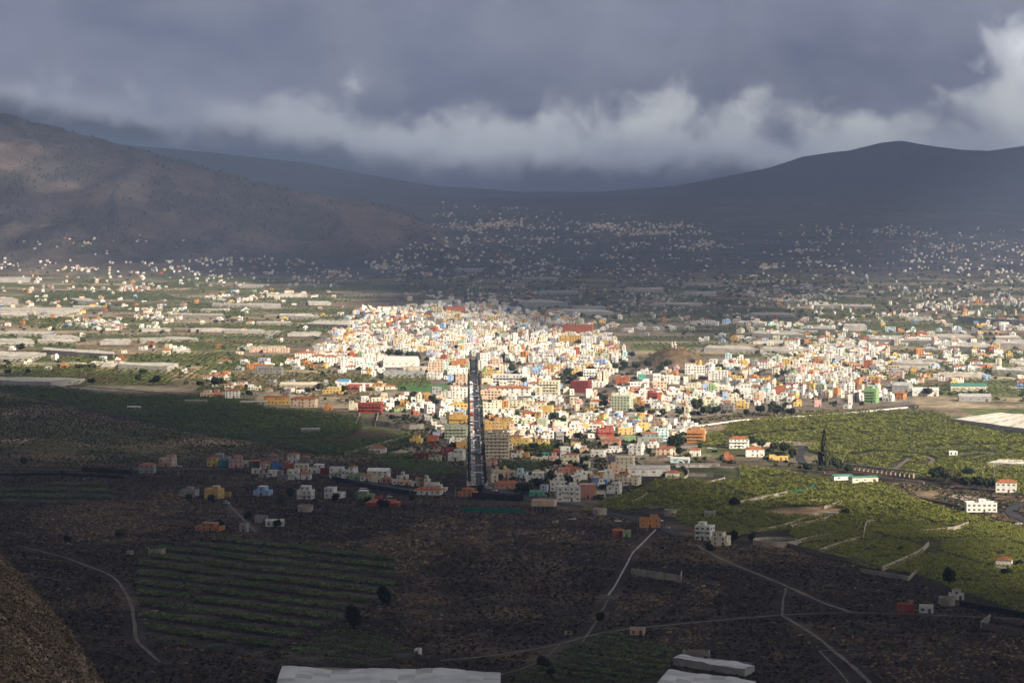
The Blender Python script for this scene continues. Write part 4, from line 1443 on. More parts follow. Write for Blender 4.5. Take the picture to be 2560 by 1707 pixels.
def cluster(poly, n, smin, smax, far, tile=0.3, groups=14, spread=(60, 18), big=0.0):
    xs = [p[0] for p in poly]
    ys = [p[1] for p in poly]
    centres = []
    while len(centres) < groups:
        a, b = random.uniform(min(xs), max(xs)), random.uniform(min(ys), max(ys))
        if inpoly(a, b, poly):
            centres.append((a, b, random.uniform(0.35, 1.1)))
    wts = [random.paretovariate(1.6) for _ in centres]
    k, tries = 0, 0
    while k < n and tries < n * 30:
        tries += 1
        if random.random() < (0.62 if far else 0.7):
            a, b, q = random.choices(centres, wts)[0]
            a, b = random.gauss(a, spread[0] * q), random.gauss(b, spread[1] * q)
        else:
            a, b = random.uniform(min(xs), max(xs)), random.uniform(min(ys), max(ys))
        if not inpoly(a, b, poly) or any(inpoly(a, b, q) for q in BANANA_LEFT + BANANA_RIGHT):
            continue
        g = P(a, b)
        w = random.uniform(*((3.2, 7.5) if far else (6.5, 12))) * (1.8 if random.random() < big else 1.0)
        if not free(g.x, g.y, w) or hides(g.x, g.y, w, 6):
            continue
        gen_house(g.x, g.y, w, random.uniform(8, 13), random.choice((1, 1, 2, 2, smax)) if smax > 1 else 1, random.choice(PAL_FAR if far else PAL), R(random.uniform(-25, 15)), random.random() < tile)
        k += 1


cluster([(1060, 505), (1200, 510), (1500, 535), (1750, 560), (1900, 590), (1800, 640), (1500, 660), (1250, 700), (1000, 700), (900, 660), (1050, 600), (1090, 550)], 820, 1, 2, True, 0.25, 60, (44, 5), 0.15)
cluster([(1180, 545), (1600, 555), (1760, 570), (1780, 590), (1400, 590), (1200, 575)], 280, 1, 3, True, 0.2, 12, (60, 4), 0.3)
cluster([(1800, 700), (1810, 685), (1960, 690), (2100, 740), (2110, 770), (1960, 760), (1860, 735)], 270, 1, 1, True, 0.0, 24, (34, 5), 0.1)
cluster([(1950, 560), (2560, 570), (2700, 700), (2560, 770), (2300, 790), (2100, 700), (1950, 640)], 640, 1, 2, True, 0.25, 60, (42, 7))
cluster([(1920, 750), (2200, 760), (2560, 745), (2700, 790), (2300, 795), (1980, 790)], 150, 1, 3, True, 0.2, 12, (60, 8))
cluster([(0, 645), (300, 655), (700, 640), (960, 690), (820, 720), (500, 720), (250, 740), (0, 730)], 380, 1, 2, True, 0.4, 34, (50, 7))
cluster([(0, 560), (400, 590), (800, 640), (700, 660), (0, 640)], 26, 1, 1, True, 0.3, 8, (60, 14))
cluster([(0, 730), (500, 720), (900, 730), (860, 790), (700, 860), (600, 900), (300, 930), (0, 925)], 210, 1, 2, False, 0.4, 20, (50, 10))
cluster([(600, 890), (740, 880), (900, 930), (1060, 990), (960, 1010), (800, 1000), (560, 980), (380, 940)], 60, 1, 2, False, 0.3, 12, (40, 10), 0.2)
cluster([(1560, 790), (1800, 800), (2560, 800), (2560, 1000), (2300, 985), (2150, 930), (1800, 870), (1560, 840)], 330, 1, 3, False, 0.2, 26, (60, 9), 0.35)
cluster([(1900, 890), (2120, 880), (2420, 900), (2400, 925), (2100, 915), (1900, 915)], 110, 2, 4, False, 0.1, 8, (50, 6), 0.2)
cluster([(960, 745), (1100, 725), (1400, 790), (1600, 800), (1500, 830), (1250, 775)], 70, 1, 3, False, 0.3, 10, (50, 8), 0.3)
cluster([(1060, 690), (1250, 690), (1560, 640), (1800, 650), (1850, 760), (1900, 800), (1700, 800), (1450, 770), (1250, 740), (1060, 735)], 170, 1, 1, True, 0.3, 12, (60, 12))


cluster([(930, 700), (1060, 640), (1500, 650), (1900, 640), (1950, 760), (1900, 800), (1500, 790), (1250, 765), (1040, 740)], 330, 1, 1, True, 0.3, 40, (50, 7))
cluster([(1900, 600), (2100, 620), (2150, 740), (1900, 700)], 120, 1, 1, True, 0.2, 12, (40, 8))
cluster([(0, 690), (500, 690), (900, 730), (860, 800), (500, 860), (0, 880)], 50, 1, 2, False, 0.4, 30, (60, 8))
cluster([(1800, 790), (2560, 780), (2560, 900), (2200, 900), (1850, 850)], 170, 1, 2, False, 0.2, 40, (60, 8))


# what shows largest: painted front to back on a coarse pixel grid
def visible_area(hs):
    W_, H_ = 1280, 854
    buf = np.zeros((H_, W_), bool)
    order = sorted(range(len(hs)), key=lambda i: hs[i]['c'].y)
    area = np.zeros(len(hs))
    for i in order:
        h = hs[i]
        c = h['c']
        hw = (h['w'] * math.cos(h['yaw']) + h['d'] * abs(math.sin(h['yaw']))) / 2
        x0, y0 = proj(c.x - hw, c.y, c.z)
        x1, y1 = proj(c.x + hw, c.y, c.z + h['h'] + 0.6)
        a, b = max(int(x0 / 2), 0), min(int(math.ceil(x1 / 2)), W_)
        t0, t1 = max(int(y1 / 2), 0), min(int(math.ceil(y0 / 2)), H_)
        if a >= b or t0 >= t1:
            continue
        sub = buf[t0:t1, a:b]
        area[i] = (~sub).sum()
        sub[:] = True
    return area


ALL = HOUSES + GEN
AREA = visible_area(ALL)
N_HOUSE = 300
pick = set(np.argsort(-AREA)[:N_HOUSE].tolist()) | {i for i, h in enumerate(ALL) if h['label']}
extra = [i for i in np.argsort(-AREA) if i in pick and not ALL[i]['label']]
while len(pick) > N_HOUSE:
    pick.discard(extra.pop())
AREA_OK = AREA > 0

# shared pieces
mb = MB()
mb.box(-0.5, 0.5, -0.07, 0.02, -0.5, 0.5, M_FRAME, skip='b')
mb.quad([(-0.40, -0.078, -0.42), (-0.03, -0.078, -0.42), (-0.03, -0.078, 0.42), (-0.40, -0.078, 0.42)], M_GLASS)
mb.quad([(0.03, -0.078, -0.42), (0.40, -0.078, -0.42), (0.40, -0.078, 0.42), (0.03, -0.078, 0.42)], M_GLASS)
WIN_ME = mb.mesh('window')
mb = MB()
mb.box(-0.5, 0.5, -0.09, 0.02, -0.5, 0.5, M_SHUT_G, skip='b')
SHUT_ME = mb.mesh('window')
mb = MB()
mb.box(-0.5, 0.5, -0.08, 0.02, 0, 1, M_DOOR, skip='b')
DOOR_ME = mb.mesh('door')
ORD = ['first', 'second', 'third', 'fourth', 'fifth', 'sixth', 'seventh', 'eighth', 'ninth', 'tenth', 'eleventh', 'twelfth']
STOREY = {1: 'single-storey', 2: 'two-storey', 3: 'three-storey', 4: 'four-storey', 5: 'five-storey', 6: 'six-storey', 7: 'seven-storey'}


def place(me, name, parent, loc, rz, scale):
    ob = bpy.data.objects.new(name, me)
    COL.objects.link(ob)
    ob.parent = parent
    ob.location = loc
    ob.rotation_euler = (0, 0, rz)
    ob.scale = scale
    return ob


def hip(mb, w, d, z, rise, over, m, gable=False):
    x, y = w / 2 + over, d / 2 + over
    if w >= d:
        rx = x - (0 if gable else y * 0.8)
        a, b = (-rx, 0, z + rise), (rx, 0, z + rise)
        mb.quad([(-x, -y, z), (x, -y, z), b, a], m)
        mb.quad([(x, y, z), (-x, y, z), a, b], m)
        mb.quad([(-x, y, z), (-x, -y, z), a], m)
        mb.quad([(x, -y, z), (x, y, z), b], m)
    else:
        ry = y - x * 0.8
        a, b = (0, -ry, z + rise), (0, ry, z + rise)
        mb.quad([(-x, -y, z), (x, -y, z), a], m)
        mb.quad([(x, -y, z), (x, y, z), b, a], m)
        mb.quad([(x, y, z), (-x, y, z), b], m)
        mb.quad([(-x, y, z), (-x, -y, z), a, b], m)
    mb.quad([(-x, -y, z), (-x, y, z), (x, y, z), (x, -y, z)], m)


def house_thing(h):
    rnd = random.Random(h['seed'])
    wm = MATS['plaster ' + h['col']]
    w, d, H = h['w'], h['d'], h['h']
    st = max(1, int(round(H / 3.5)))
    fh = H / st
    c = h['c']
    kind = 'apartment_building' if h['apt'] else 'house'
    root = empty(kind, c, h['yaw'])
    mb = MB()
    z0 = -2.5
    near = c.y < 2900
    tri = rnd.choice([M_ROOF[0], M_ROOF[1], M_ROOF[2], M_ROOF[2], M_ROOF[3]])
    if h['open']:
        z0 = fh
    step = st >= 2 and not (h['tile'] or h['gable'] or h['open']) and rnd.random() < (0.62 if not h['apt'] else 0.45)
    Hf, ux0, ux1 = H, -w / 2, w / 2
    if step:
        share = rnd.uniform(0.45, 0.72)
        ux0, ux1 = rnd.choice(((-w / 2, -w / 2 + w * share), (w / 2 - w * share, w / 2), (-w * share / 2, w * share / 2)))
        H = H - fh
    if h['tile'] or h['gable']:
        mb.box(-w / 2, w / 2, -d / 2, d / 2, z0, H, wm)
        mb.build('wall', root)
        mb = MB()
        hip(mb, w, d, H + 0.02, min(w, d) * 0.20, 0.45, M_TILE if not h['gable'] else M_ROOF[2], h['gable'])
        mb.build('roof', root)
    else:
        p, th = 0.75, 0.25
        mb.box(-w / 2, w / 2, -d / 2, d / 2, z0, H, wm, skip='t')
        for x0, x1, y0, y1 in ((-w / 2, w / 2, -d / 2, -d / 2 + th), (-w / 2, w / 2, d / 2 - th, d / 2), (-w / 2, -w / 2 + th, -d / 2 + th, d / 2 - th), (w / 2 - th, w / 2, -d / 2 + th, d / 2 - th)):
            mb.box(x0, x1, y0, y1, H, H + p, wm, skip='d')
        mb.build('wall', root)
        mb = MB()
        mb.quad([(-w / 2 + th, -d / 2 + th, H + 0.02), (w / 2 - th, -d / 2 + th, H + 0.02), (w / 2 - th, d / 2 - th, H + 0.02), (-w / 2 + th, d / 2 - th, H + 0.02)], tri)
        mb.build('roof', root)
        if step:
            mb = MB()
            y0_, y1_ = -d / 2 + rnd.choice((0.26, 1.8, 2.6)), d / 2 - 0.26
            mb.box(ux0 + 0.26, ux1 - 0.26, y0_, y1_, H + 0.03, Hf, wm, skip='d', top=tri)
            uf = mb.build('upper_floor', root)
            mb = MB()
            if rnd.random() < 0.35:
                n0 = len(mb.v)
                hip(mb, ux1 - ux0, y1_ - y0_, Hf + 0.02, 1.3, 0.3, M_TILE)
                mb.v = [(a + (ux0 + ux1) / 2, b + (y0_ + y1_) / 2, c_) for a, b, c_ in mb.v]
                mb.build('roof', uf)
            else:
                mb.box(ux0 + 0.1, ux1 - 0.1, y0_ - 0.16, y1_ + 0.1, Hf + 0.01, Hf + 0.3, wm, top=tri)
                mb.build('roof', uf)
            nu = max(1, int((ux1 - ux0) / 3.8))
            for i in range(nu):
                place(WIN_ME if not h['shut'] else SHUT_ME, 'window', uf, (ux0 + (ux1 - ux0) * (i + 0.5) / nu, y0_, H + fh * 0.52), 0, (1.6, 1, 1.7))
            if ux1 > w / 2 - 0.5:
                place(WIN_ME, 'window', uf, (ux1 - 0.26, 0, H + fh * 0.52), math.pi / 2, (1.6, 1, 1.6))
        elif h['room']:
            rw, rd = min(w * 0.42, 6), min(d * 0.45, 5)
            rx = rnd.uniform(-w / 2 + rw / 2 + 0.5, w / 2 - rw / 2 - 0.5)
            mb = MB()
            mb.box(rx - rw / 2, rx + rw / 2, d / 2 - rd - 0.5, d / 2 - 0.5, H + 0.03, H + 2.7, wm, top=tri)
            rm = mb.build('roof_room', root)
            place(WIN_ME, 'window', rm, (rx, d / 2 - rd - 0.5, H + 1.5), 0, (1.0, 1, 1.1))
        if near and rnd.random() < 0.3:
            mb = MB()
            mb.tube((w * 0.3, d * 0.2, H), (w * 0.3, d * 0.2, H + 1.5), 0.6, 0.6, M_CONC, 8)
            mb.build('roof_tank', root)
    if h['open']:
        for x in np.linspace(-w / 2 + 0.3, w / 2 - 0.3, 6):
            for y_ in (-d / 2 + 0.3, d / 2 - 0.3):
                mb = MB()
                mb.box(x - 0.25, x + 0.25, y_ - 0.25, y_ + 0.25, -2, fh, M_CONC)
                mb.build('column', root)
        mb = MB()
        mb.box(-w / 2, w / 2, d / 2 - 2.5, d / 2 - 2.2, -2, fh, M_STONE)
        mb.build('back_wall', root)
    # windows and door
    wn = SHUT_ME if h['shut'] else WIN_ME
    if step:
        st -= 1
    nx = max(1, min(9, int(w / (3.9 if not h['apt'] else 3.6))))
    ny = max(1, min(4, int(d / 4.4)))
    spots = []
    for s in range(1 if h['open'] else 0, st):
        zc = s * fh + fh * 0.55
        for i in range(nx):
            spots.append((-w / 2 + w * (i + 0.5) / nx, -d / 2, zc, 0, s, i))
        for i in range(ny):
            y_ = -d / 2 + d * (i + 0.5) / ny
            if rnd.random() < 0.7:
                spots.append((w / 2, y_, zc, math.pi / 2, s, -1))
            if rnd.random() < 0.6:
                spots.append((-w / 2, y_, zc, -math.pi / 2, s, -1))
    plain = h['label'] and 'windowless' in h['label'] or rnd.random() < 0.08
    door_i = nx // 2
    glz = MB()
    ww, wh = rnd.choice(((1.5, 1.7), (1.8, 1.7), (1.4, 2.0), (2.2, 1.6)))
    if not h['open']:
        place(DOOR_ME, 'door', root, (-w / 2 + w * (door_i + 0.5) / nx, -d / 2, 0.0), 0, (1.5, 1, 2.6))
    if not plain:
        for x, y_, zc, rz, s, i in spots:
            if s == 0 and i == door_i and not h['open']:
                continue
            if rnd.random() < 0.2:
                continue
            if near:
                place(wn, 'window', root, (x, y_, zc), rz, (ww, 1, wh))
            else:
                ca, sa = math.cos(rz), math.sin(rz)
                pts = []
                for u, v in ((-ww / 2, -wh / 2), (ww / 2, -wh / 2), (ww / 2, wh / 2), (-ww / 2, wh / 2)):
                    pts.append((x + u * ca + 0.05 * sa, y_ + u * sa - 0.05 * ca, zc + v))
                glz.quad(pts, M_GLASS)
        if glz.f:
            g = glz.build('glazing', root)
            g['kind'] = 'stuff'
    if h['balc'] and st > 1:
        for s in range(1, st):
            mb = MB()
            bw = w * (0.9 if h['apt'] else rnd.choice((0.4, 0.6, 0.9)))
            mb.box(-bw / 2, bw / 2, -d / 2 - 1.3, -d / 2 - 0.01, s * fh - 0.15, s * fh, wm)
            mb.box(-bw / 2, bw / 2, -d / 2 - 1.3, -d / 2 - 1.2, s * fh, s * fh + 0.95, wm, skip='d')
            mb.build('balcony', root)
    px, py = proj(c.x, c.y - d / 2, c.z + H * 0.5)
    if step:
        st += 1
    ph = h['col'] + ' ' + STOREY[min(st, 7)] + (' block' if h['apt'] else ' house')
    if h['tile']:
        ph += ' with tiled roof'
    elif h['gable']:
        ph += ' with pale gabled roof'
    elif step:
        ph += ' with set-back top floor'
    elif h['balc'] and st > 1:
        ph += ' with balcony'
    elif h['room']:
        ph += ' with rooftop room'
    else:
        ph += ' with plain flat roof'
    reg(root, ph, 'apartment block' if h['apt'] else 'house', px, py, 'houses of the town', h['label'], h['lm'])


for i in sorted(pick):
    house_thing(ALL[i])

# the many smaller houses of town and valley: one mass, walls, roofs and windows as real geometry
class XB(MB):
    """a builder that places each quad with a turn and a shift"""
    def at(self, loc, yaw):
        self.loc, self.ca, self.sa = loc, math.cos(yaw), math.sin(yaw)

    def tr(self, p):
        return (self.loc.x + p[0] * self.ca - p[1] * self.sa, self.loc.y + p[0] * self.sa + p[1] * self.ca, self.loc.z + p[2])

    def quad(self, pts, m):
        MB.quad(self, [self.tr(p) for p in pts], m)

    def box(self, x0, x1, y0, y1, z0, z1, m, top=None, skip=''):
        n0 = len(self.v)
        MB.box(self, x0, x1, y0, y1, z0, z1, m, top, skip)
        self.v[n0:] = [self.tr(p) for p in self.v[n0:]]


mass = XB()
for i, h in enumerate(ALL):
    if i in pick:
        continue
    rnd = random.Random(h['seed'])
    mass.at(h['c'], h['yaw'])
    wm = MATS['plaster ' + h['col']]
    w, d, H = h['w'], h['d'], h['h']
    tri = rnd.choice(M_ROOF + [M_ROOF[2]])
    if h['tile']:
        mass.box(-w / 2, w / 2, -d / 2, d / 2, -2.5, H, wm)
        hip(mass, w, d, H + 0.02, min(w, d) * 0.2, 0.4, M_TILE)
    else:
        if H > 6 and rnd.random() < 0.55:
            fh_ = H / max(1, int(round(H / 3.5)))
            share = rnd.uniform(0.45, 0.75)
            x0 = rnd.choice((-w / 2 + 0.1, w / 2 - w * share - 0.1))
            mass.box(x0, x0 + w * share, -d / 2 + rnd.choice((0.1, 2.0)), d / 2 - 0.1, H - fh_, H, wm, top=tri)
            H -= fh_
        mass.box(-w / 2, w / 2, -d / 2, d / 2, -2.5, H + 0.6, wm, skip='t')
        mass.quad([(-w / 2, -d / 2, H), (w / 2, -d / 2, H), (w / 2, d / 2, H), (-w / 2, d / 2, H)], tri)
        if h['room']:
            rw = w * rnd.uniform(0.3, 0.5)
            x0 = rnd.uniform(-w / 2 + 0.3, w / 2 - rw - 0.3)
            mass.box(x0, x0 + rw, d * 0.1, d / 2 - 0.3, H, H + 2.5, wm, top=tri)
    st = max(1, int(round(H / 3.5)))
    if h['c'].y < 5200 and AREA[i] > 0:
        nx = max(1, int(w / 3.8))
        ny = max(1, int(d / 4.8))
        ww, wh = rnd.choice(((1.5, 1.6), (1.8, 1.6), (1.4, 2.0), (2.6, 1.6)))
        for s in range(st):
            z = s * H / st + 1.0
            for k in range(nx):
                if rnd.random() < 0.85:
                    x = -w / 2 + w * (k + 0.5) / nx
                    mass.quad([(x - ww / 2, -d / 2 - 0.05, z), (x + ww / 2, -d / 2 - 0.05, z), (x + ww / 2, -d / 2 - 0.05, z + wh), (x - ww / 2, -d / 2 - 0.05, z + wh)], M_GLASS)
            for k in range(ny):
                y_ = -d / 2 + d * (k + 0.5) / ny
                for sx in (1, -1):
                    if rnd.random() < 0.5:
                        x = sx * (w / 2 + 0.05)
                        mass.quad([(x, y_ - sx * ww / 2, z), (x, y_ + sx * ww / 2, z), (x, y_ + sx * ww / 2, z + wh), (x, y_ - sx * ww / 2, z + wh)], M_GLASS)
stuff(mass.build('distant_houses'), 'mass of small pale houses crowding the town and dotted over the far slopes', 'houses')

# ------------------------------------------------------------------ warehouses, sheds, pitch, aqueduct, poles
def shed(l, r, base, top, roofm, wallm, label, d=14, yaw=-8, cat='warehouse', name='warehouse', lm=None, flat=False):
    g = P((l + r) / 2, base)
    s = g.y / F
    w, h = (r - l) * s, max((base - top) * s, 3.0)
    root = empty(name, (g.x, g.y + d / 2, min(g.z, float(gh(g.x, g.y + d / 2))) + 0.0), R(yaw))
    mb = MB()
    mb.box(-w / 2, w / 2, -d / 2, d / 2, -2.5, h, wallm)
    mb.build('wall', root)
    mb = MB()
    if flat:
        mb.box(-w / 2 - .3, w / 2 + .3, -d / 2 - .3, d / 2 + .3, h + 0.01, h + 0.4, roofm)
    else:
        x, y_, rise = w / 2 + .3, d / 2 + .3, d * 0.16
        mb.quad([(-x, -y_, h), (x, -y_, h), (x, 0, h + rise), (-x, 0, h + rise)], roofm)
        mb.quad([(x, y_, h), (-x, y_, h), (-x, 0, h + rise), (x, 0, h + rise)], roofm)
        for sx in (-1, 1):
            mb.quad([(sx * w / 2, -d / 2, h), (sx * w / 2, d / 2, h), (sx * w / 2, 0, h + rise - 0.02)], wallm)
    mb.build('roof', root)
    n = max(2, int(w / 8))
    for i in range(n):
        place(WIN_ME, 'window', root, (-w / 2 + w * (i + 0.5) / n, -d / 2, h * 0.6), 0, (3.0, 1, 1.2))
    place(DOOR_ME, 'door', root, (w * 0.36, -d / 2, 0), 0, (2.8, 1, min(2.8, h - 0.3)))
    return reg(root, '', cat, (l + r) / 2, base, 'warehouses and sheds', label, lm)


WHT, GRY = MATS['plaster white'], MATS['plaster grey']
shed(1573, 1676, 1190, 1172, M_ROOF[0], WHT, 'long white warehouse with grey gabled roof beside banana plots', 18, -6, lm='the grey-roofed warehouse')
shed(1678, 1725, 1157, 1147, M_ROOF[2], MATS['plaster cyan'], 'low pale cyan warehouse in front of the reservoir walls', 10, -10)
shed(2079, 2132, 1200, 1190, M_GREENROOF, WHT, 'smaller green-roofed farm shed beside the aqueduct', 10, 18, 'shed', 'farm_shed')
shed(2124, 2195, 1206, 1194, M_GREENROOF, MATS['plaster cream'], 'long green-roofed farm shed in front of the aqueduct', 9, 18, 'shed', 'farm_shed', lm='the green-roofed shed')
shed(2052, 2096, 1293, 1282, M_ROOF[0], MATS['plaster yellow'], 'bright yellow shed with grey roof amid banana plants', 7, -10, 'shed', 'farm_shed', lm='the bright yellow shed', flat=True)
shed(1690, 1800, 1168, 1160, M_ROOF[3], GRY, 'long low grey shed row behind the reservoir walls', 8, -3, 'shed', 'farm_shed', flat=True)
shed(960, 1044, 918, 903, M_ROOF[2], WHT, 'large white market hall with pale roof', 40, -4)
shed(1009, 1061, 927, 917, MATS['plaster beige'], MATS['plaster beige'], 'beige flat-roofed hall in front of the white market hall', 16, -2, flat=True)
shed(960, 1060, 944, 928, GRY, GRY, 'long grey and white hall behind the sports pitch', 30, -2, flat=True)
shed(845, 874, 968, 954, M_BLUEROOF, WHT, 'white hall with bright blue roof', 18, -6, lm='the blue-roofed hall')
shed(872, 922, 974, 960, M_ROOF[2], MATS['plaster red'], 'red-fronted supermarket hall beside the blue-roofed hall', 22, -4, flat=True)
shed(2239, 2281, 980, 964, M_ROOF[0], GRY, 'big grey warehouse at the far edge of town by the bend', 26, -20)
shed(2285, 2350, 990, 976, M_ROOF[2], WHT, 'white warehouse right of the big grey warehouse', 22, -10)
shed(2380, 2470, 978, 966, M_GREENROOF, MATS['plaster cream'], 'green-roofed industrial hall on the far plain', 24, -6)
shed(2400, 2480, 1004, 992, M_ROOF[0], GRY, 'grey industrial hall in front of the green-roofed hall', 22, -6)
shed(1060, 1130, 765, 750, GRY, MATS['plaster grey'], 'long grey barrack block at the far end of town', 14, 10, flat=True)
shed(1112, 1162, 782, 767, M_ROOF[3], MATS['plaster terracotta'], 'long terracotta block at the far end of town', 16, 8, flat=True)
shed(700, 800, 975, 962, MATS['plaster beige'], M_PALEWALL, 'low pale farm buildings with double gable roof', 20, -6)
shed(600, 668, 1012, 1004, M_ROOF[2], GRY, 'low pale shed beside the dark banana field', 9, -4, flat=True)
shed(462, 516, 1010, 1001, M_ROOF[0], GRY, 'long grey shed below the three village houses', 8, -4, flat=True)
shed(752, 798, 1083, 1072, M_ROOF[2], GRY, 'small pale open-fronted shed at the end of a ploughed plot', 8, 6, flat=True, name='farm_shed', cat='shed')
shed(318, 350, 1024, 1017, M_ROOF[2], WHT, 'small shed with slanting pale roof at the dark banana edge', 6, -8, name='farm_shed', cat='shed')

pts = [P(994, 978), P(1124, 982), P(1118, 962), P(1000, 960)]
mb = MB()
mb.quad([(p.x, p.y, p.z + 0.5) for p in pts], M_PITCH)
structure(mb.build('sports_pitch'))
LANDMARKS.append(('the green sports pitch', 1058, 970, None))
pts = [P(2368, 1243), P(2452, 1262), P(2478, 1250), P(2392, 1236)]
mb = MB()
mb.quad([(p.x, p.y, p.z + 0.5) for p in pts], M_PAVING)
structure(mb.build('paved_yard'))

# aqueduct: a long channel carried on piers
a, b_ = P(2120, 1172), P(2290, 1196)
aq = empty('aqueduct', a)
n = 15
mb = MB()
d = (b_ - a)
nrm = Vector((-d.y, d.x, 0)).normalized() * 0.5
topz = max(a.z, b_.z) - a.z + 5.0
up = Vector((0, 0, 1))
for k in (-1, 1):
    mb.quad([nrm * k + up * (topz - 1.8), d * 1 + nrm * k - up * d.z + up * (topz - 1.8), d + nrm * k - up * d.z + up * topz, nrm * k + up * topz], M_PALEWALL)
mb.quad([nrm + up * topz, d + nrm - up * d.z + up * topz, d - nrm - up * d.z + up * topz, -nrm + up * topz], M_PALEWALL)
mb.build('channel', aq)
for i in range(n):
    q = d * ((i + 0.5) / n)
    q.z = float(gh(a.x + q.x, a.y + q.y)) - a.z
    mb = MB()
    mb.box(q.x - 0.7, q.x + 0.7, q.y - 0.6, q.y + 0.6, q.z - 1.5, topz - 1.8, M_PALEWALL)
    mb.build('pier', aq)
reg(aq, '', 'aqueduct', 2200, 1182, None, 'pale arcaded aqueduct running between banana fields', 'the aqueduct')


def pole(px, py, h, phrase, r=0.18, lattice=False, label=None):
    g = P(px, py)
    root = empty('pylon' if lattice else 'utility_pole', g)
    if lattice:
        for sx, sy in ((-1, -1), (1, -1), (1, 1), (-1, 1)):
            mb = MB()
            mb.tube((sx * 1.6, sy * 1.6, -1), (sx * 0.3, sy * 0.3, h), 0.16, 0.1, M_METAL, 4)
            mb.build('leg', root)
        for z in (h * 0.75, h * 0.9):
            mb = MB()
            mb.tube((-3.5, 0, z), (3.5, 0, z), 0.12, 0.12, M_METAL, 4)
            mb.build('crossarm', root)
        for z in np.linspace(h * 0.1, h * 0.7, 5):
            s = 1.6 - 1.3 * z / h
            mb = MB()
            mb.tube((-s, -s, z), (s, -s, z + h * 0.1), 0.08, 0.08, M_METAL, 4)
            mb.build('brace', root)
    else:
        mb = MB()
        mb.tube((0, 0, -1), (0, 0, h), r, r * 0.7, M_METAL, 6)
        mb.build('shaft', root)
        mb = MB()
        mb.tube((-0.9, 0, h - 0.4), (0.9, 0, h - 0.4), 0.08, 0.08, M_METAL, 4)
        mb.build('crossarm', root)
    return reg(root, phrase, 'pylon' if lattice else 'pole', px, py, 'power pylons in the fields' if lattice else 'poles', label)


for px, py, h in ((79, 800, 24), (201, 840, 24), (325, 850, 22), (234, 862, 22), (390, 876, 22), (430, 812, 20), (465, 828, 20), (1490, 838, 26), (2150, 735, 26)):
    pole(px, py, h, 'slender steel lattice pylon', lattice=True)
for px, py, h in ((2457, 1199, 8), (2486, 1199, 10), (2286, 1122, 8), (1252, 1240, 7), (1139, 1241, 9), (1026, 1246, 9), (1722, 1294, 8), (985, 985, 12), (1108, 985, 11), (850, 952, 12), (1290, 1185, 8), (780, 958, 10)):
    pole(px, py, h, 'thin grey utility pole', 0.3 if px > 2400 else 0.2)

# hermitage on the knoll
g = Vector((229, 3690, float(gh(229, 3690))))
root = empty('hermitage', g, R(-10))
mb = MB(); mb.box(-3, 3, -3, 6, -2, 4.5, WHT); mb.build('wall', root)
mb = MB(); hip(mb, 6, 6, 4.52, 1.4, 0.3, M_TILE); mb.build('roof', root)
for sx in (-2.2, 2.2):
    mb = MB(); mb.box(sx - 0.8, sx + 0.8, -4.2, -3.01, -2, 8.0, WHT); mb.build('tower', root)
reg(root, '', 'chapel', 1675, 862, None, 'small white twin-towered chapel on top of the bare brown knoll')

# ------------------------------------------------------------------ vegetation
def instance(V, Fc, pts, rot, scl, tint=None, tilt=None):
    """many copies of one template joined into one array"""
    V = np.asarray(V, float)
    n, k = len(pts), len(V)
    ca, sa = np.cos(rot)[:, None], np.sin(rot)[:, None]
    scl = np.asarray(scl)
    if scl.ndim == 1:
        scl = np.stack([scl, scl, scl], 1)
    x, y, z = V[None, :, 0] * scl[:, :1], V[None, :, 1] * scl[:, 1:2], V[None, :, 2] * scl[:, 2:]
    out = np.stack([x * ca - y * sa + pts[:, :1], x * sa + y * ca + pts[:, 1:2], z + pts[:, 2:]], -1).reshape(-1, 3)
    faces = (np.asarray(Fc)[None] + (np.arange(n) * k)[:, None, None]).reshape(-1, len(Fc[0]))
    col = None if tint is None else np.repeat(tint, k, 0)
    return out, faces, col


def combine(parts):
    Vs, Fs, Cs, n = [], [], [], 0
    for v, f, c in parts:
        Vs.append(v); Fs.append(f + n); Cs.append(c); n += len(v)
    return np.concatenate(Vs), np.concatenate(Fs), np.concatenate(Cs)


def banana(leaves, segs, rnd):
    V, Fc = [], []
    for i in range(leaves):
        a = 2 * math.pi * i / leaves + rnd.uniform(-.3, .3)
        pr = [(0.1, 1.3), (0.95, 2.5 + rnd.uniform(-.3, .4)), (1.9, 1.9 + rnd.uniform(-.5, .6))] if segs == 2 else [(0.15, 1.6), (1.7, 2.3 + rnd.uniform(-.5, .6))]
        w = [0.12, 0.42, 0.16] if segs == 2 else [0.35, 0.5]
        i0 = len(V)
        for (r, z), ww in zip(pr, w):
            for s in (-1, 1):
                V.append((r * math.cos(a) - s * ww * math.sin(a), r * math.sin(a) + s * ww * math.cos(a), z))
        for k in range(segs):
            q = i0 + 2 * k
            Fc.append((q, q + 1, q + 3, q + 2))
    return V, Fc


def blob_template(n, rnd, size=0.34, flat=0.8, hemi=True):
    """a clump of small leaf faces"""
    V, Fc = [], []
    for i in range(n):
        d = np.array([rnd.gauss(0, 1), rnd.gauss(0, 1), abs(rnd.gauss(0, 1)) if hemi else rnd.gauss(0, 1)])
        d /= np.linalg.norm(d)
        c = d * rnd.uniform(0.45, 1.0)
        c[2] *= flat
        nrm = d + np.array([rnd.gauss(0, .5), rnd.gauss(0, .5), rnd.gauss(0, .5)])
        nrm /= np.linalg.norm(nrm)
        u = np.cross(nrm, [0.3, 0.2, 1.0]); u /= np.linalg.norm(u)
        w = np.cross(nrm, u)
        s1, s2 = size * rnd.uniform(.7, 1.3), size * rnd.uniform(.6, 1.1)
        i0 = len(V)
        for a, b in ((-1, -.6), (1, -.8), (.8, 1), (-.7, .9)):
            V.append(tuple(c + u * a * s1 + w * b * s2))
        Fc.append((i0, i0 + 1, i0 + 2, i0 + 3))
    return V, Fc


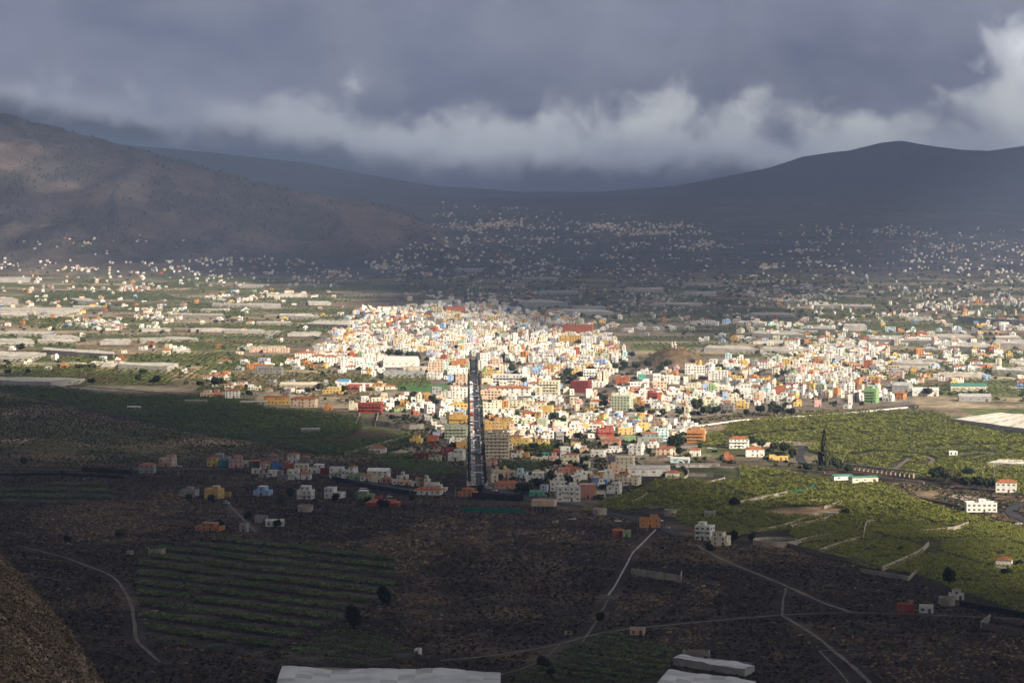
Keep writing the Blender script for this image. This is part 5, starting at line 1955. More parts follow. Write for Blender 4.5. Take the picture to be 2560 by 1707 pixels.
HXA = np.array([h['c'].x for h in ALL]); HYA = np.array([h['c'].y for h in ALL]); HRA = np.array([max(h['w'], h['d']) * 0.55 for h in ALL])


def clear_of_houses(x, y):
    ok = np.ones(len(x), bool)
    for a, b, r in zip(HXA, HYA, HRA):
        if a - r < x.max() and a + r > x.min() and b - r < y.max() and b + r > y.min():
            ok &= ~((np.abs(x - a) < r) & (np.abs(y - b) < r))
    for a, b, r in PATHPTS:
        ok &= ~((np.abs(x - a) < r) & (np.abs(y - b) < r + 3))
    o = x - AV_T * y
    ok &= ~((o > -3) & (o < 20.5) & (y > AV0 - 5) & (y < AV1))
    return ok


def world_grid(poly, sx, sy, turn=0.0, jit=0.35, margin=60):
    w = [P(min(max(a, -500), 3100), b) for a, b in poly]
    x0, x1 = min(p.x for p in w) - margin, max(p.x for p in w) + margin
    y0, y1 = max(min(p.y for p in w) - margin, 400), max(p.y for p in w) + margin
    L = max(x1 - x0, y1 - y0) * 0.75 + margin
    cx_, cy_ = (x0 + x1) / 2, (y0 + y1) / 2
    u, v = np.meshgrid(np.arange(-L, L, sx), np.arange(-L, L, sy))
    u = u + RNG.uniform(-jit, jit, u.shape) * sx
    v = v + RNG.uniform(-jit, jit, v.shape) * sy
    x = cx_ + u * math.cos(turn) - v * math.sin(turn)
    y = cy_ + u * math.sin(turn) + v * math.cos(turn)
    k = (x > x0) & (x < x1) & (y > y0) & (y < y1)
    x, y, u, v = x[k], y[k], u[k], v[k]
    z = gh(x, y)
    px, py = proj(x, y, z)
    k = inpoly(px, py, poly)
    return x[k], y[k], z[k], px[k], py[k], u[k], v[k]


NOPLANT = [[(2050, 1268), (2110, 1272), (2120, 1282), (2060, 1294), (1965, 1292), (1905, 1278), (1960, 1268)], [(1900, 1345), (1990, 1345), (1990, 1372), (1890, 1372)],
           [(2075, 1185), (2200, 1188), (2200, 1212), (2075, 1208)], [(2300, 1355), (2352, 1355), (2352, 1390), (2310, 1390)], [(1710, 1165), (1850, 1165), (1850, 1205), (1710, 1205)],
           [(1560, 1165), (1700, 1165), (1700, 1198), (1560, 1198)]]


def banana_field(polys, name, label, spacing, base, seed, lod=2500):
    rnd = random.Random(seed)
    near = [banana(5, 2, rnd) for _ in range(3)]
    far = [banana(5, 1, rnd) for _ in range(2)]
    parts = []
    for poly in polys:
        x, y, z, px, py, u, v = world_grid(poly, spacing * 0.74, spacing * 1.36, R(14), 0.16)
        k = clear_of_houses(x, y)
        for q in NOPLANT:
            k &= ~inpoly(px, py, q)
        gap = fbm(x / 16, y / 16, 3, seed)
        lane = (np.abs((u + 9 * vnoise(v / 60, 0 * v, seed)) % 74 - 37) < 2.0) | (np.abs((v + 12 * vnoise(u / 90, 0 * u, seed + 1)) % 95 - 47) < 2.6)
        plot = _hash(np.floor((u + 9 * vnoise(v / 60, 0 * v, seed)) / 74 - 0.5), np.floor((v + 12 * vnoise(u / 90, 0 * u, seed + 1)) / 95 - 0.5), seed)
        k &= (gap > 0.26) & ~lane
        x, y, z, plot = x[k], y[k], z[k], plot[k]
        n1 = fbm(x / 55, y / 55, 3, seed + 2) * 0.6 + plot * 0.4
        n2 = RNG.uniform(0, 1, len(x))
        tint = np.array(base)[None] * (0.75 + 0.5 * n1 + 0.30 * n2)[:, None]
        yel = sstep(n2 * 0.6 + n1 * 0.4, 0.55, 0.85)[:, None]
        tint = tint * (1 - 0.4 * yel) + np.array([0.24, 0.23, 0.05]) * 0.4 * yel
        sc = RNG.uniform(0.7, 1.15, len(x)) * (0.85 + 0.4 * n1)
        rot = RNG.uniform(0, 6.28, len(x))
        pts = np.stack([x, y, z], 1)
        which = RNG.integers(0, 6, len(x))
        for t_, tpl in enumerate(near + near):
            s = (which == t_) & (y < lod)
            if s.any():
                parts.append(instance(*tpl, pts[s], rot[s], sc[s], tint[s]))
        for t_, tpl in enumerate(far):
            s = (which % 2 == t_) & (y >= lod)
            if s.any():
                parts.append(instance(*tpl, pts[s], rot[s], sc[s] * 1.15, tint[s]))
    V, Fc, C = combine(parts)
    return stuff(link(name, np_mesh(name, V, Fc, [M_PLANT], None, C)), label, 'plantation')


banana_field(BANANA_RIGHT, 'banana_foliage', 'dense green banana plantation filling the plain beside the town', 3.5, (0.165, 0.175, 0.036), 5, 2000)
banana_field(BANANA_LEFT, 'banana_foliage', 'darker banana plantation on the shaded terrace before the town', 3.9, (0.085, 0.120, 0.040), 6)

# planted terrace strips in the foreground
rnd = random.Random(3)
tpls = [banana(6, 2, rnd) for _ in range(3)]
parts = []
for poly, turn, period, fill in ((TERRACES[0], R(-40), 32.0, 13.0), (TERRACES[1], R(-42), 15.0, 7.0), (TERRACES[2], R(-30), 17.0, 7.0), (TERRACES[3], R(-8), 50.0, 18.0)):
    x, y, z, px, py, u, v = world_grid(poly, 2.6, 2.6, turn, 0.3)
    k = ((v + 5 * vnoise(u / 40, v / 200, 9)) % period < fill) & (fbm(x / 14, y / 14, 3, 19) > 0.27) & clear_of_houses(x, y)
    x, y, z = x[k], y[k], z[k]
    n2 = RNG.uniform(0, 1, len(x))
    tint = np.array([0.10, 0.13, 0.042])[None] * (0.5 + 1.1 * n2 * fbm(x / 30, y / 30, 3, 20) * 1.6)[:, None]
    which = RNG.integers(0, 3, len(x))
    pts = np.stack([x, y, z], 1)
    for t_ in range(3):
        s = which == t_
        parts.append(instance(*tpls[t_], pts[s], RNG.uniform(0, 6.28, s.sum()), RNG.uniform(0.7, 1.15, s.sum()), tint[s]))
V, Fc, C = combine(parts)
stuff(link('terrace_foliage', np_mesh('terrace_foliage', V, Fc, [M_PLANT], None, C)), 'green crop strips growing along dark foreground terraces', 'crop')

# dry scrub of the lava slopes
rnd = random.Random(4)
shr = [blob_template(6, rnd, 0.55, 0.7) for _ in range(4)]
FORE = [(-80, 985), (150, 1012), (420, 1066), (760, 1130), (1000, 1145), (1300, 1262), (1600, 1300), (1740, 1345), (1990, 1375), (2200, 1432), (2420, 1495), (2660, 1560), (2660, 1800), (-150, 1800), (-150, 990)]
x, y, z, px, py, u, v = world_grid(FORE, 3.6, 3.6, 0.3, 0.5, 100)
k = clear_of_houses(x, y)
for q in TERRACES + BANANA_LEFT + BANANA_RIGHT:
    k &= ~inpoly(px, py, q) | (RNG.uniform(0, 1, len(x)) < 0.10)
dens = fbm(x / 45, y / 45, 4, 33)
k &= RNG.uniform(0, 1, len(x)) < 0.40 + 0.9 * dens
k &= ~((px < 230) & (py > 1360) & (y < 1300))
x, y, z, px, py = x[k], y[k], z[k], px[k], py[k]
print('scrub', len(x))
n1 = fbm(x / 60, y / 60, 4, 21)
n2 = RNG.uniform(0, 1, len(x))
pal = np.array([(0.055, 0.043, 0.042), (0.085, 0.066, 0.052), (0.055, 0.055, 0.033), (0.12, 0.095, 0.068), (0.030, 0.032, 0.020)])
tint = pal[RNG.integers(0, 5, len(x))] * np.array([1.12, 1.0, 0.9])[None] * (0.25 + 2.4 * n1 ** 2 + 0.9 * n2 ** 3)[:, None]
straw = np.zeros(len(x))
for a, b, ra, rb in ((1010, 1385, 70, 36), (1090, 1325, 60, 22), (1210, 1350, 40, 22), (1200, 1325, 26, 18), (1760, 1475, 40, 24), (1655, 1500, 22, 16), (1560, 1515, 60, 12), (1740, 1600, 70, 24), (1060, 1500, 60, 12), (1050, 1545, 60, 12),
                     (250, 1310, 120, 40), (420, 1255, 40, 20), (870, 1110, 40, 14), (560, 1085, 60, 16), (2300, 1690, 120, 30), (2250, 1640, 120, 10), (380, 1120, 70, 16), (120, 1125, 60, 20), (1400, 1345, 60, 8), (1330, 1330, 80, 6), (2480, 1620, 90, 26)):
    straw = np.maximum(straw, sstep(1.25 - np.hypot((px - a) / (ra * 1.2), (py - b) / (rb * 1.15)) + (fbm(x / 14, y / 14, 3, 51) - 0.5) * 2.0, 0.0, 0.45))
vv = x * math.sin(R(38)) + y * math.cos(R(38)) + 9 * fbm(x / 70, y / 70, 3, 52)
straw = np.maximum(straw, 0.8 * (vv % 31 < 3.0) * sstep(fbm(x / 80, y / 80, 3, 53), 0.46, 0.56))
tint = tint * (1 - straw[:, None]) + np.array([0.28, 0.20, 0.12])[None] * (0.6 + 0.7 * n2)[:, None] * straw[:, None]
sc = RNG.uniform(0.6, 1.5, len(x)) * (0.8 + 0.5 * n1)
which = RNG.integers(0, 4, len(x))
parts = []
pts = np.stack([x, y, z - 0.1], 1)
for t_ in range(4):
    s = which == t_
    parts.append(instance(*shr[t_], pts[s], RNG.uniform(0, 6.28, s.sum()), sc[s], tint[s]))
# the brown spur is covered with small dry bushes
SPUR = [(-200, 1330), (0, 1372), (39, 1398), (107, 1448), (157, 1492), (200, 1533), (225, 1567), (210, 1620), (180, 1760), (-200, 1760)]
t_, D_ = np.meshgrid(np.linspace(-0.24, -0.155, 230), np.geomspace(560, 1260, 420))
x = (t_ * D_ + RNG.uniform(-.5, .5, t_.shape)).ravel()
y = (D_ + RNG.uniform(-.8, .8, t_.shape)).ravel()
z = gh(x, y)
k = (z > np.interp(y, PROFILE_D, PROFILE_Z) + 6) & (RNG.uniform(0, 1, len(x)) < 0.45)
x, y, z = x[k], y[k], z[k]
n1 = fbm(x / 12, y / 12, 4, 25)
tint = np.array([(0.36, 0.26, 0.18), (0.26, 0.19, 0.135), (0.29, 0.235, 0.15), (0.12, 0.095, 0.07)])[RNG.integers(0, 4, len(x))] * (0.55 + 0.9 * n1)[:, None]
sc = RNG.uniform(0.35, 0.8, len(x))
which = RNG.integers(0, 4, len(x))
pts = np.stack([x, y, z - 0.05], 1)
for q in range(4):
    s = which == q
    parts.append(instance(*shr[q], pts[s], RNG.uniform(0, 6.28, s.sum()), sc[s], tint[s]))
for poly, sp_, pal2, smin, smax in (([(2150, 1202), (2290, 1205), (2470, 1228), (2620, 1255), (2620, 1345), (2500, 1308), (2400, 1285), (2290, 1248), (2200, 1212)], 4.0, [(0.05, 0.06, 0.03), (0.10, 0.08, 0.05), (0.035, 0.045, 0.022), (0.15, 0.11, 0.065)], 0.8, 2.2),
                                    ([(1640, 1060), (1780, 1040), (1900, 1030), (2150, 1024), (2300, 1014), (2280, 1030), (2060, 1040), (1900, 1055), (1740, 1070), (1650, 1082)], 5.0, [(0.09, 0.085, 0.045), (0.14, 0.11, 0.06), (0.06, 0.07, 0.03)], 0.8, 2.2),
                                    ([(560, 930), (860, 930), (960, 960), (980, 1010), (880, 1015), (760, 990), (600, 970)], 6.5, [(0.10, 0.09, 0.05), (0.16, 0.12, 0.07), (0.07, 0.085, 0.035)], 0.8, 2.0),
                                    ([(1225, 1110), (1560, 1100), (1620, 1190), (1560, 1255), (1320, 1240), (1235, 1215)], 4.6, [(0.05, 0.07, 0.03), (0.035, 0.05, 0.022), (0.08, 0.08, 0.04)], 0.8, 2.0),
                                    ([(960, 1035), (1120, 1060), (1165, 1160), (1100, 1190), (960, 1130), (1020, 1090)], 4.6, [(0.05, 0.065, 0.03), (0.03, 0.042, 0.02), (0.08, 0.07, 0.045)], 0.8, 1.9)):
    x, y, z, px, py, u, v = world_grid(poly, sp_, sp_, 0.2, 0.5)
    k = clear_of_houses(x, y) & (fbm(x / 22, y / 22, 3, 66) > 0.42)
    x, y, z = x[k], y[k], z[k]
    tint = np.array(pal2)[RNG.integers(0, len(pal2), len(x))] * RNG.uniform(0.6, 1.3, len(x))[:, None]
    which = RNG.integers(0, 4, len(x))
    sc = RNG.uniform(smin, smax, len(x))
    pts = np.stack([x, y, z - 0.1], 1)
    for q in range(4):
        s = which == q
        if s.any():
            parts.append(instance(*shr[q], pts[s], RNG.uniform(0, 6.28, s.sum()), sc[s], tint[s]))
V, Fc, C = combine(parts)
print('scrub faces', len(Fc))
stuff(link('scrub_undergrowth', np_mesh('scrub_undergrowth', V, Fc, [M_SHRUB], None, C)), 'dry grey and straw scrub covering the dark lava slopes', 'scrub')

# trees and bushes dotted between far houses and fields: too many and too small to pick apart
rnd = random.Random(8)
far_t = [blob_template(16, rnd, 0.42, 0.95) for _ in range(4)]
parts = []


def tree_points(poly, n, clump=0.5):
    xs, ys = [p[0] for p in poly], [p[1] for p in poly]
    a, b = RNG.uniform(min(xs), max(xs), n * 3), RNG.uniform(min(ys), max(ys), n * 3)
    k = inpoly(a, b, poly) & (fbm(a / 40, b / 14, 3, 71) > clump - 0.06)
    a, b = a[k][:n], b[k][:n]
    g = np.array([tuple(P(i, j)) for i, j in zip(a, b)])
    return g


for poly, n, s0, s1, clump in ((TOWN, 1100, 2.4, 4.6, 0.42), ([(0, 650), (900, 690), (900, 760), (700, 930), (0, 930)], 420, 2.0, 4.5, 0.5), ([(1560, 790), (2560, 790), (2560, 1010), (2280, 985), (2150, 930), (1800, 870)], 380, 2.0, 4.5, 0.5),
                               ([(1000, 500), (1900, 580), (2560, 560), (2560, 790), (1500, 800), (1000, 740)], 2300, 2.5, 5.5, 0.44), ([(600, 890), (980, 940), (1060, 1000), (960, 1010), (560, 985), (380, 940)], 90, 2, 4, 0.45),
                               ([(1220, 1140), (1560, 1100), (1600, 1200), (1560, 1250), (1300, 1220)], 90, 1.8, 3.4, 0.4), ([(1640, 1100), (2100, 1120), (2080, 1190), (1700, 1160)], 60, 2, 4, 0.45)):
    g = tree_points(poly, n, clump)
    k = clear_of_houses(g[:, 0], g[:, 1])
    g = g[k]
    which = RNG.integers(0, 4, len(g))
    sc = RNG.uniform(s0, s1, len(g))
    sc3 = np.stack([sc, sc, sc * RNG.uniform(0.8, 1.5, len(g))], 1)
    tint = np.array([(0.035, 0.055, 0.022), (0.06, 0.075, 0.03), (0.028, 0.042, 0.02), (0.075, 0.075, 0.035)])[RNG.integers(0, 4, len(g))]
    for t_ in range(4):
        s = which == t_
        if s.any():
            parts.append(instance(*far_t[t_], g[s], RNG.uniform(0, 6.28, s.sum()), sc3[s], tint[s]))
# small green plots of the middle distance
fx, fy = np.meshgrid(np.arange(-1100, 1300, 9.0), np.arange(2900, 7000, 11.0))
fx = (fx + RNG.uniform(-2, 2, fx.shape)).ravel(); fy = (fy + RNG.uniform(-3, 3, fy.shape)).ravel()
hs = _hash(np.floor(fx / 150 + 1.3 * np.floor(fy / 85)), np.floor(fy / 85 + 0.12 * np.sin(fx / 90)), 4)
cell = np.minimum((hs * 6).astype(int), 5)
z = gh(fx, fy)
px, py = proj(fx, fy, z)
k = ((cell == 2) | (cell >= 4)) & ~inpoly(px, py, TOWN) & (px > -60) & (px < 2620) & (py > 690) & (py < 1010) & clear_of_houses(fx, fy)
for q in BANANA_LEFT + BANANA_RIGHT:
    k &= ~inpoly(px, py, q)
fx, fy, z = fx[k], fy[k], z[k]
print('plots', len(fx))
tint = np.array([0.17, 0.19, 0.05])[None] * RNG.uniform(0.6, 1.3, len(fx))[:, None]
lowb = banana(6, 1, rnd)
parts.append(instance(*lowb, np.stack([fx, fy, z], 1), RNG.uniform(0, 6.28, len(fx)), RNG.uniform(1.2, 2.0, len(fx)), tint))
V, Fc, C = combine(parts)
stuff(link('distant_foliage', np_mesh('distant_foliage', V, Fc, [M_PLANT], None, C)), 'distant trees, hedges and green plots scattered between the houses', 'trees')

# pine woods on the left spur
pine_V = [(math.cos(a) * r, math.sin(a) * r, zz) for zz, r in ((0.1, 0.34), (0.45, 0.30), (1.0, 0.02)) for a in np.linspace(0, 2 * math.pi, 6)[:5]]
pine_F = [(i, (i + 1) % 5, 5 + (i + 1) % 5, 5 + i) for i in range(5)] + [(5 + i, 5 + (i + 1) % 5, 10 + (i + 1) % 5, 10 + i) for i in range(5)]
n = 16000
x = RNG.uniform(-2400, 100, n); y = RNG.uniform(6900, 9500, n)
k = (x / y > -0.235) & (x / y < -0.02)
x, y = x[k], y[k]
z = gh(x, y)
hill = z - np.interp(y, PROFILE_D, PROFILE_Z)
wood = fbm(x / 210, y / 420, 4, 41) + 0.12 * sstep(y, 8200, 9200)
k = (hill > 25) & (RNG.uniform(0, 1, len(x)) < 0.06 + 0.5 * sstep(wood, 0.50, 0.68))
x, y, z = x[k], y[k], z[k]
print('pines', len(x))
sc = RNG.uniform(6, 12, len(x))
v, f, c = instance(pine_V, pine_F, np.stack([x, y, z - 0.5], 1), RNG.uniform(0, 6.28, len(x)), np.stack([sc * 0.8, sc * 0.8, sc], 1), np.array([0.026, 0.036, 0.018])[None] * RNG.uniform(0.7, 1.6, len(x))[:, None])
stuff(link('pine_forest', np_mesh('pine_forest', v, f, [M_SHRUB], None, c)), 'scattered dark pines over the brown hillside behind the valley', 'pines')


# ------------------------------------------------------------------ single trees
def crown_mesh(name, kind, seed, leaves, m):
    rnd = random.Random(seed)
    V, Fc = [], []
    lobes = [(rnd.uniform(-.45, .45), rnd.uniform(-.45, .45), rnd.uniform(0.35, 0.75), rnd.uniform(.38, .6)) for _ in range(6)] if kind != 'palm' else []
    if kind == 'palm':
        for i in range(16):
            a, dr = 2 * math.pi * i / 16, rnd.uniform(-.15, .35)
            for k in range(3):
                r0, r1 = k * .33, (k + 1) * .33
                z0, z1 = 0.9 + .22 * math.sin(r0 * 3) - dr * r0 * r0, 0.9 + .22 * math.sin(r1 * 3) - dr * r1 * r1
                w0, w1 = .10 - .02 * k, .09 - .03 * k
                i0 = len(V)
                V += [(r0 * math.cos(a) - w0 * math.sin(a), r0 * math.sin(a) + w0 * math.cos(a), z0), (r0 * math.cos(a) + w0 * math.sin(a), r0 * math.sin(a) - w0 * math.cos(a), z0),
                      (r1 * math.cos(a) + w1 * math.sin(a), r1 * math.sin(a) - w1 * math.cos(a), z1), (r1 * math.cos(a) - w1 * math.sin(a), r1 * math.sin(a) + w1 * math.cos(a), z1)]
                Fc.append((i0, i0 + 1, i0 + 2, i0 + 3))
    else:
        for i in range(leaves):
            d = np.array([rnd.gauss(0, 1), rnd.gauss(0, 1), rnd.gauss(0, 1)])
            d /= np.linalg.norm(d)
            if kind == 'cone':
                zz = rnd.random() ** 1.3
                tier = 0.75 + 0.25 * math.cos(zz * 40)
                rr = (1 - zz) * 0.9 * tier * rnd.uniform(.4, 1) + .03
                an = rnd.uniform(0, 6.28)
                c = np.array([rr * math.cos(an), rr * math.sin(an), zz])
                s = 0.10
            else:
                lx, ly, lz, lr = rnd.choice(lobes)
                c = np.array([lx, ly, lz]) + d * lr * rnd.uniform(.7, 1.05) * np.array([1, 1, .8])
                s = 0.62 / math.sqrt(leaves / 12)
            nrm = d + np.array([rnd.gauss(0, .6) for _ in range(3)])
            nrm /= np.linalg.norm(nrm)
            u = np.cross(nrm, [0.3, 0.2, 1.0]); u /= np.linalg.norm(u)
            w = np.cross(nrm, u)
            i0 = len(V)
            for a, b in ((-1, -.6), (1, -.8), (.8, 1), (-.7, .9)):
                V.append(tuple(c + u * a * s * rnd.uniform(.7, 1.2) + w * b * s * rnd.uniform(.7, 1.2)))
            Fc.append((i0, i0 + 1, i0 + 2, i0 + 3))
    return np_mesh(name, np.array(V), np.array(Fc), [m])


CROWNS = {('round', 0): [crown_mesh('crown', 'round', 100 + i, 260, M_LEAF) for i in range(3)], ('round', 1): [crown_mesh('crown', 'round', 200 + i, 260, M_LEAFD) for i in range(3)],
          ('round', 2): [crown_mesh('crown', 'round', 300 + i, 260, M_LEAFO) for i in range(2)], ('palm', 0): [crown_mesh('crown', 'palm', 400 + i, 0, M_LEAF) for i in range(2)],
          ('cone', 0): [crown_mesh('crown', 'cone', 500, 620, M_LEAFO)], ('big', 1): [crown_mesh('crown', 'round', 600 + i, 1100, M_LEAFD) for i in range(2)], ('round', 3): [crown_mesh('crown', 'round', 700, 160, M_PURPLE)]}


def trunk_mesh():
    mb = MB()
    mb.tube((0, 0, -0.15), (0.02, 0.01, 0.55), 0.055, 0.035, M_TRUNK, 6)
    for a in (0.4, 2.5, 4.6):
        mb.tube((0.02, 0.01, 0.5), (0.28 * math.cos(a), 0.28 * math.sin(a), 0.85), 0.028, 0.01, M_TRUNK, 4)
    return mb.mesh('trunk')


TRUNK = trunk_mesh()


def tree(px, py, rad, height, kind='round', shade=0, phrase=None, name='tree', label=None, lm=None, group='trees in and around the town', pos=None, crown_z=None):
    g = pos if pos is not None else P(px, py)
    root = empty(name, g, random.uniform(0, 6.28))
    me = random.choice(CROWNS[(kind, shade)])
    if kind == 'cone':
        place(me, 'crown', root, (0, 0, height * 0.08), 0, (rad, rad, height * 0.92))
        place(TRUNK, 'trunk', root, (0, 0, 0), 0, (height * 0.25, height * 0.25, height * 0.9))
    elif kind == 'palm':
        place(me, 'crown', root, (0, 0, height - rad * 0.9), 0, (rad, rad, rad))
        mb = MB()
        mb.tube((0, 0, -0.6), (0, 0, height), 0.28, 0.2, M_TRUNK, 6)
        mb.build('trunk', root)
    else:
        zc = height * 0.28 if crown_z is None else crown_z
        place(me, 'crown', root, (0, 0, zc), 0, (rad, rad, (height - zc) / 1.12))
        place(TRUNK, 'trunk', root, (0, 0, 0), 0, (height * 0.6, height * 0.6, height * 0.75))
    return reg(root, phrase or 'leafy green tree', 'tree' if kind != 'palm' else 'palm', px, py - 10, group, label, lm)


tree(964, 1508, 6.0, 12, 'big', 1, label='big near-black round tree at the end of the terraces', crown_z=0.5, lm='the near-black round tree')
tree(882, 1566, 6.6, 13, 'big', 1, label='second near-black tree lower down beside the terraces', crown_z=0.5)
tree(2372, 1462, 4.8, 12, 'big', 1, label='big dark tree standing alone in the lit banana field', crown_z=0.5)
tree(1690, 1126, 13, 17, 'big', 1, label='broad dark green tree between the cyan and orange blocks', crown_z=2, lm='the broad dark tree')
tree(2060, 1164, 8.5, 33, 'cone', 0, label='tall conical pine beside the road bend in the banana field', name='pine_tree', lm='the tall conical pine')
tree(1376, 1696, 2.6, 6, 'round', 1, 'dark bushy tree', crown_z=0.3)
tree(1363, 1672, 4.6, 8, 'round', 1, 'dark bushy tree', crown_z=0.3)
tree(1500, 1552, 3.0, 6, 'round', 1, 'dark bushy tree', crown_z=0.3)
tree(1776, 1376, 4, 6.5, 'round', 1, 'dark bushy tree', crown_z=0.3)
tree(1832, 1352, 4.5, 9, 'round', 1, 'dark bushy tree', crown_z=0.5)
tree(1878, 1352, 3, 7, 'round', 1, 'dark bushy tree', crown_z=0.5)
tree(1835, 1268, 6, 9, 'round', 1, 'dark bushy tree', crown_z=0.5)
tree(1012, 1276, 2.4, 5, 'round', 3, label='purple bougainvillea bush beside the low red house', name='flowering_bush', crown_z=0.2)
for px, py, rad, h, sh in TREES:
    tree(px, py, rad, h, 'round', sh, {0: 'leafy green tree', 1: 'dark green bushy tree', 2: 'olive-toned tree'}[sh], crown_z=h * (0.12 if h < 9 else 0.25))
for px, py, h in ((1380, 1100, 11), (1482, 1050, 13), (1228, 925, 12), (1290, 955, 11), (1262, 985, 10), (978, 950, 11), (1018, 950, 12), (1052, 945, 11), (1430, 1140, 10), (2490, 1175, 11), (2440, 1172, 9), (716, 1216, 9), (524, 1262, 7), (630, 1318, 8), (345, 860, 10), (300, 1230, 7), (1520, 1300, 7), (1100, 948, 9)):
    tree(px, py, 2.8, h, 'palm', 0, 'slender palm', 'palm_tree', group='palms in the town')

y = AV0 + 6
k = {0: 0, 1: 0}


def nth(i):
    return ORD[i - 1] if i <= 12 else f'{i}{"th" if 10 < i % 100 < 14 else {1: "st", 2: "nd", 3: "rd"}.get(i % 10, "th")}'


while y < 3850:
    for side, off in ((0, 1.6 if y < 3540 else 4.6), (1, 16.0 if y < 3540 else 12.8)):
        if random.random() < 0.12:
            continue
        k[side] += 1
        yy_ = y + random.uniform(-3, 3)
        pos = Vector((av(off, yy_), yy_, float(gh(av(8.75, yy_), yy_)) + 0.6))
        px, py = proj(*pos)
        tree(px, py, random.uniform(1.5, 2.2) * (1 if y < 3540 else 0.75), random.uniform(4.6, 6.6), 'round', random.choice((0, 1, 1)), name='street_tree', pos=pos, group='street trees along the avenue', crown_z=1.3,
             label=f'{nth(k[side])} street tree from the near end on the {"right" if side else "left"} pavement of the avenue')
    y += 12 if y < 3000 else 19

y, i = AV0 + 14, 0
while y < 3300:
    for side, off in ((0, 2.2), (1, 15.4)):
        yy_ = y + 14 * side
        pos = Vector((av(off, yy_), yy_, float(gh(av(8.75, yy_), yy_)) + 0.6))
        lamp = empty('street_lamp', pos, 0 if side == 0 else math.pi)
        mb = MB(); mb.tube((0, 0, 0), (0, 0, 8), 0.11, 0.07, M_METAL, 6); mb.build('shaft', lamp)
        mb = MB(); mb.tube((0, 0, 7.9), (1.5, 0, 8.3), 0.06, 0.05, M_METAL, 5); mb.build('arm', lamp)
        mb = MB(); mb.box(1.2, 2.0, -0.18, 0.18, 8.22, 8.4, M_FRAME); mb.build('lamp_head', lamp)
        px, py = proj(*pos)
        reg(lamp, '', 'street lamp', px, py, 'street lamps along the avenue', f'{nth(i + 1)} street lamp from the near end on the {"right" if side else "left"} pavement of the avenue')
    i += 1
    y += 36

# ------------------------------------------------------------------ cars
def car_meshes():
    b = MB()
    pr = [(-2.1, 0.35), (2.1, 0.35), (2.12, 0.75), (1.3, 0.92), (-1.85, 0.98), (-2.12, 0.8)]
    for s in (-1, 1):
        b.quad([(x, s * 0.86, z) for x, z in (pr if s < 0 else pr[::-1])], None)
    for (x0, z0), (x1, z1) in zip(pr, pr[1:] + pr[:1]):
        b.quad([(x0, -0.86, z0), (x1, -0.86, z1), (x1, 0.86, z1), (x0, 0.86, z0)][::-1], None)
    b.quad([(0.35, -0.68, 1.44), (0.35, 0.68, 1.44), (-1.35, 0.68, 1.46), (-1.35, -0.68, 1.46)], None)
    g = MB()
    top = [(0.35, -0.68, 1.43), (0.35, 0.68, 1.43), (-1.35, 0.68, 1.45), (-1.35, -0.68, 1.45)]
    bot = [(1.15, -0.82, 0.93), (1.15, 0.82, 0.93), (-1.8, 0.82, 0.98), (-1.8, -0.82, 0.98)]
    for i in range(4):
        j = (i + 1) % 4
        g.quad([bot[i], bot[j], top[j], top[i]], M_GLASS)
    w = MB()
    w.tube((0, -0.11, 0), (0, 0.11, 0), 0.32, 0.32, M_TYRE, 10)
    return b, g.mesh('windows'), w.mesh('wheel')


bodyb, GLASS_ME, WHEEL_ME = car_meshes()
BODY = {}
for kcol in CAR_COL:
    bodyb.mats = [MATS['car paint ' + kcol]]
    bodyb.mi = [0] * len(bodyb.f)
    BODY[kcol] = bodyb.mesh('body')


def car(pos, rz, colour, label=None, phrase=None, detail=True, group='cars parked along the avenue'):
    px, py = proj(*pos)
    root = empty('car', pos, rz)
    root.scale = (1.2, 1.2, 1.2)
    place(BODY[colour], 'body', root, (0, 0, 0), 0, (1, 1, 1))
    place(GLASS_ME, 'windscreen', root, (0, 0, 0), 0, (1, 1, 1))
    if detail:
        for x in (-1.3, 1.35):
            for y_ in (-0.82, 0.82):
                place(WHEEL_ME, 'wheel', root, (x, y_, 0.32), 0, (1, 1, 1))
    return reg(root, phrase or colour + ' car', 'car', px, py, group, label)


cc = ['white'] * 6 + ['silver'] * 5 + ['grey'] * 2 + ['black'] * 2 + ['red', 'blue', 'blue', 'orange']
y, i = AV0 + 6, 0
while y < 3450:
    i += 1
    if random.random() < 0.93:
        cl_ = random.choice(cc)
        car(Vector((av(4.9, y), y, float(gh(av(8.75, y), y)) + 0.51)), R(random.uniform(20, 40)), cl_, f'{cl_} car in the {nth(i)} slanted bay from the near end, avenue left side', detail=y < 2700)
    y += 7.5 if y < 2800 else 16
y, i = AV0 + 10, 0
while y < 3450:
    i += 1
    if random.random() < 0.7:
        cl_ = random.choice(cc)
        car(Vector((av(14.2, y), y, float(gh(av(8.75, y), y)) + 0.51)), R(90 + random.uniform(-2, 2)), cl_, f'{cl_} car in the {nth(i)} kerbside bay from the near end, avenue right side', detail=y < 2700)
    y += 13 if y < 2800 else 26
for y, o_, cl_ in ((2470, 8.4, 'red'), (2560, 11.8, 'white'), (2690, 8.3, 'white'), (2790, 11.6, 'silver'), (2960, 8.4, 'red'), (3080, 11.7, 'white'), (3150, 8.3, 'grey'), (3300, 11.8, 'white')):
    car(Vector((av(o_, y), y, float(gh(av(8.75, y), y)) + 0.51)), R(90), cl_, None, f'{cl_} car driving along the avenue', y < 2700, 'cars driving')
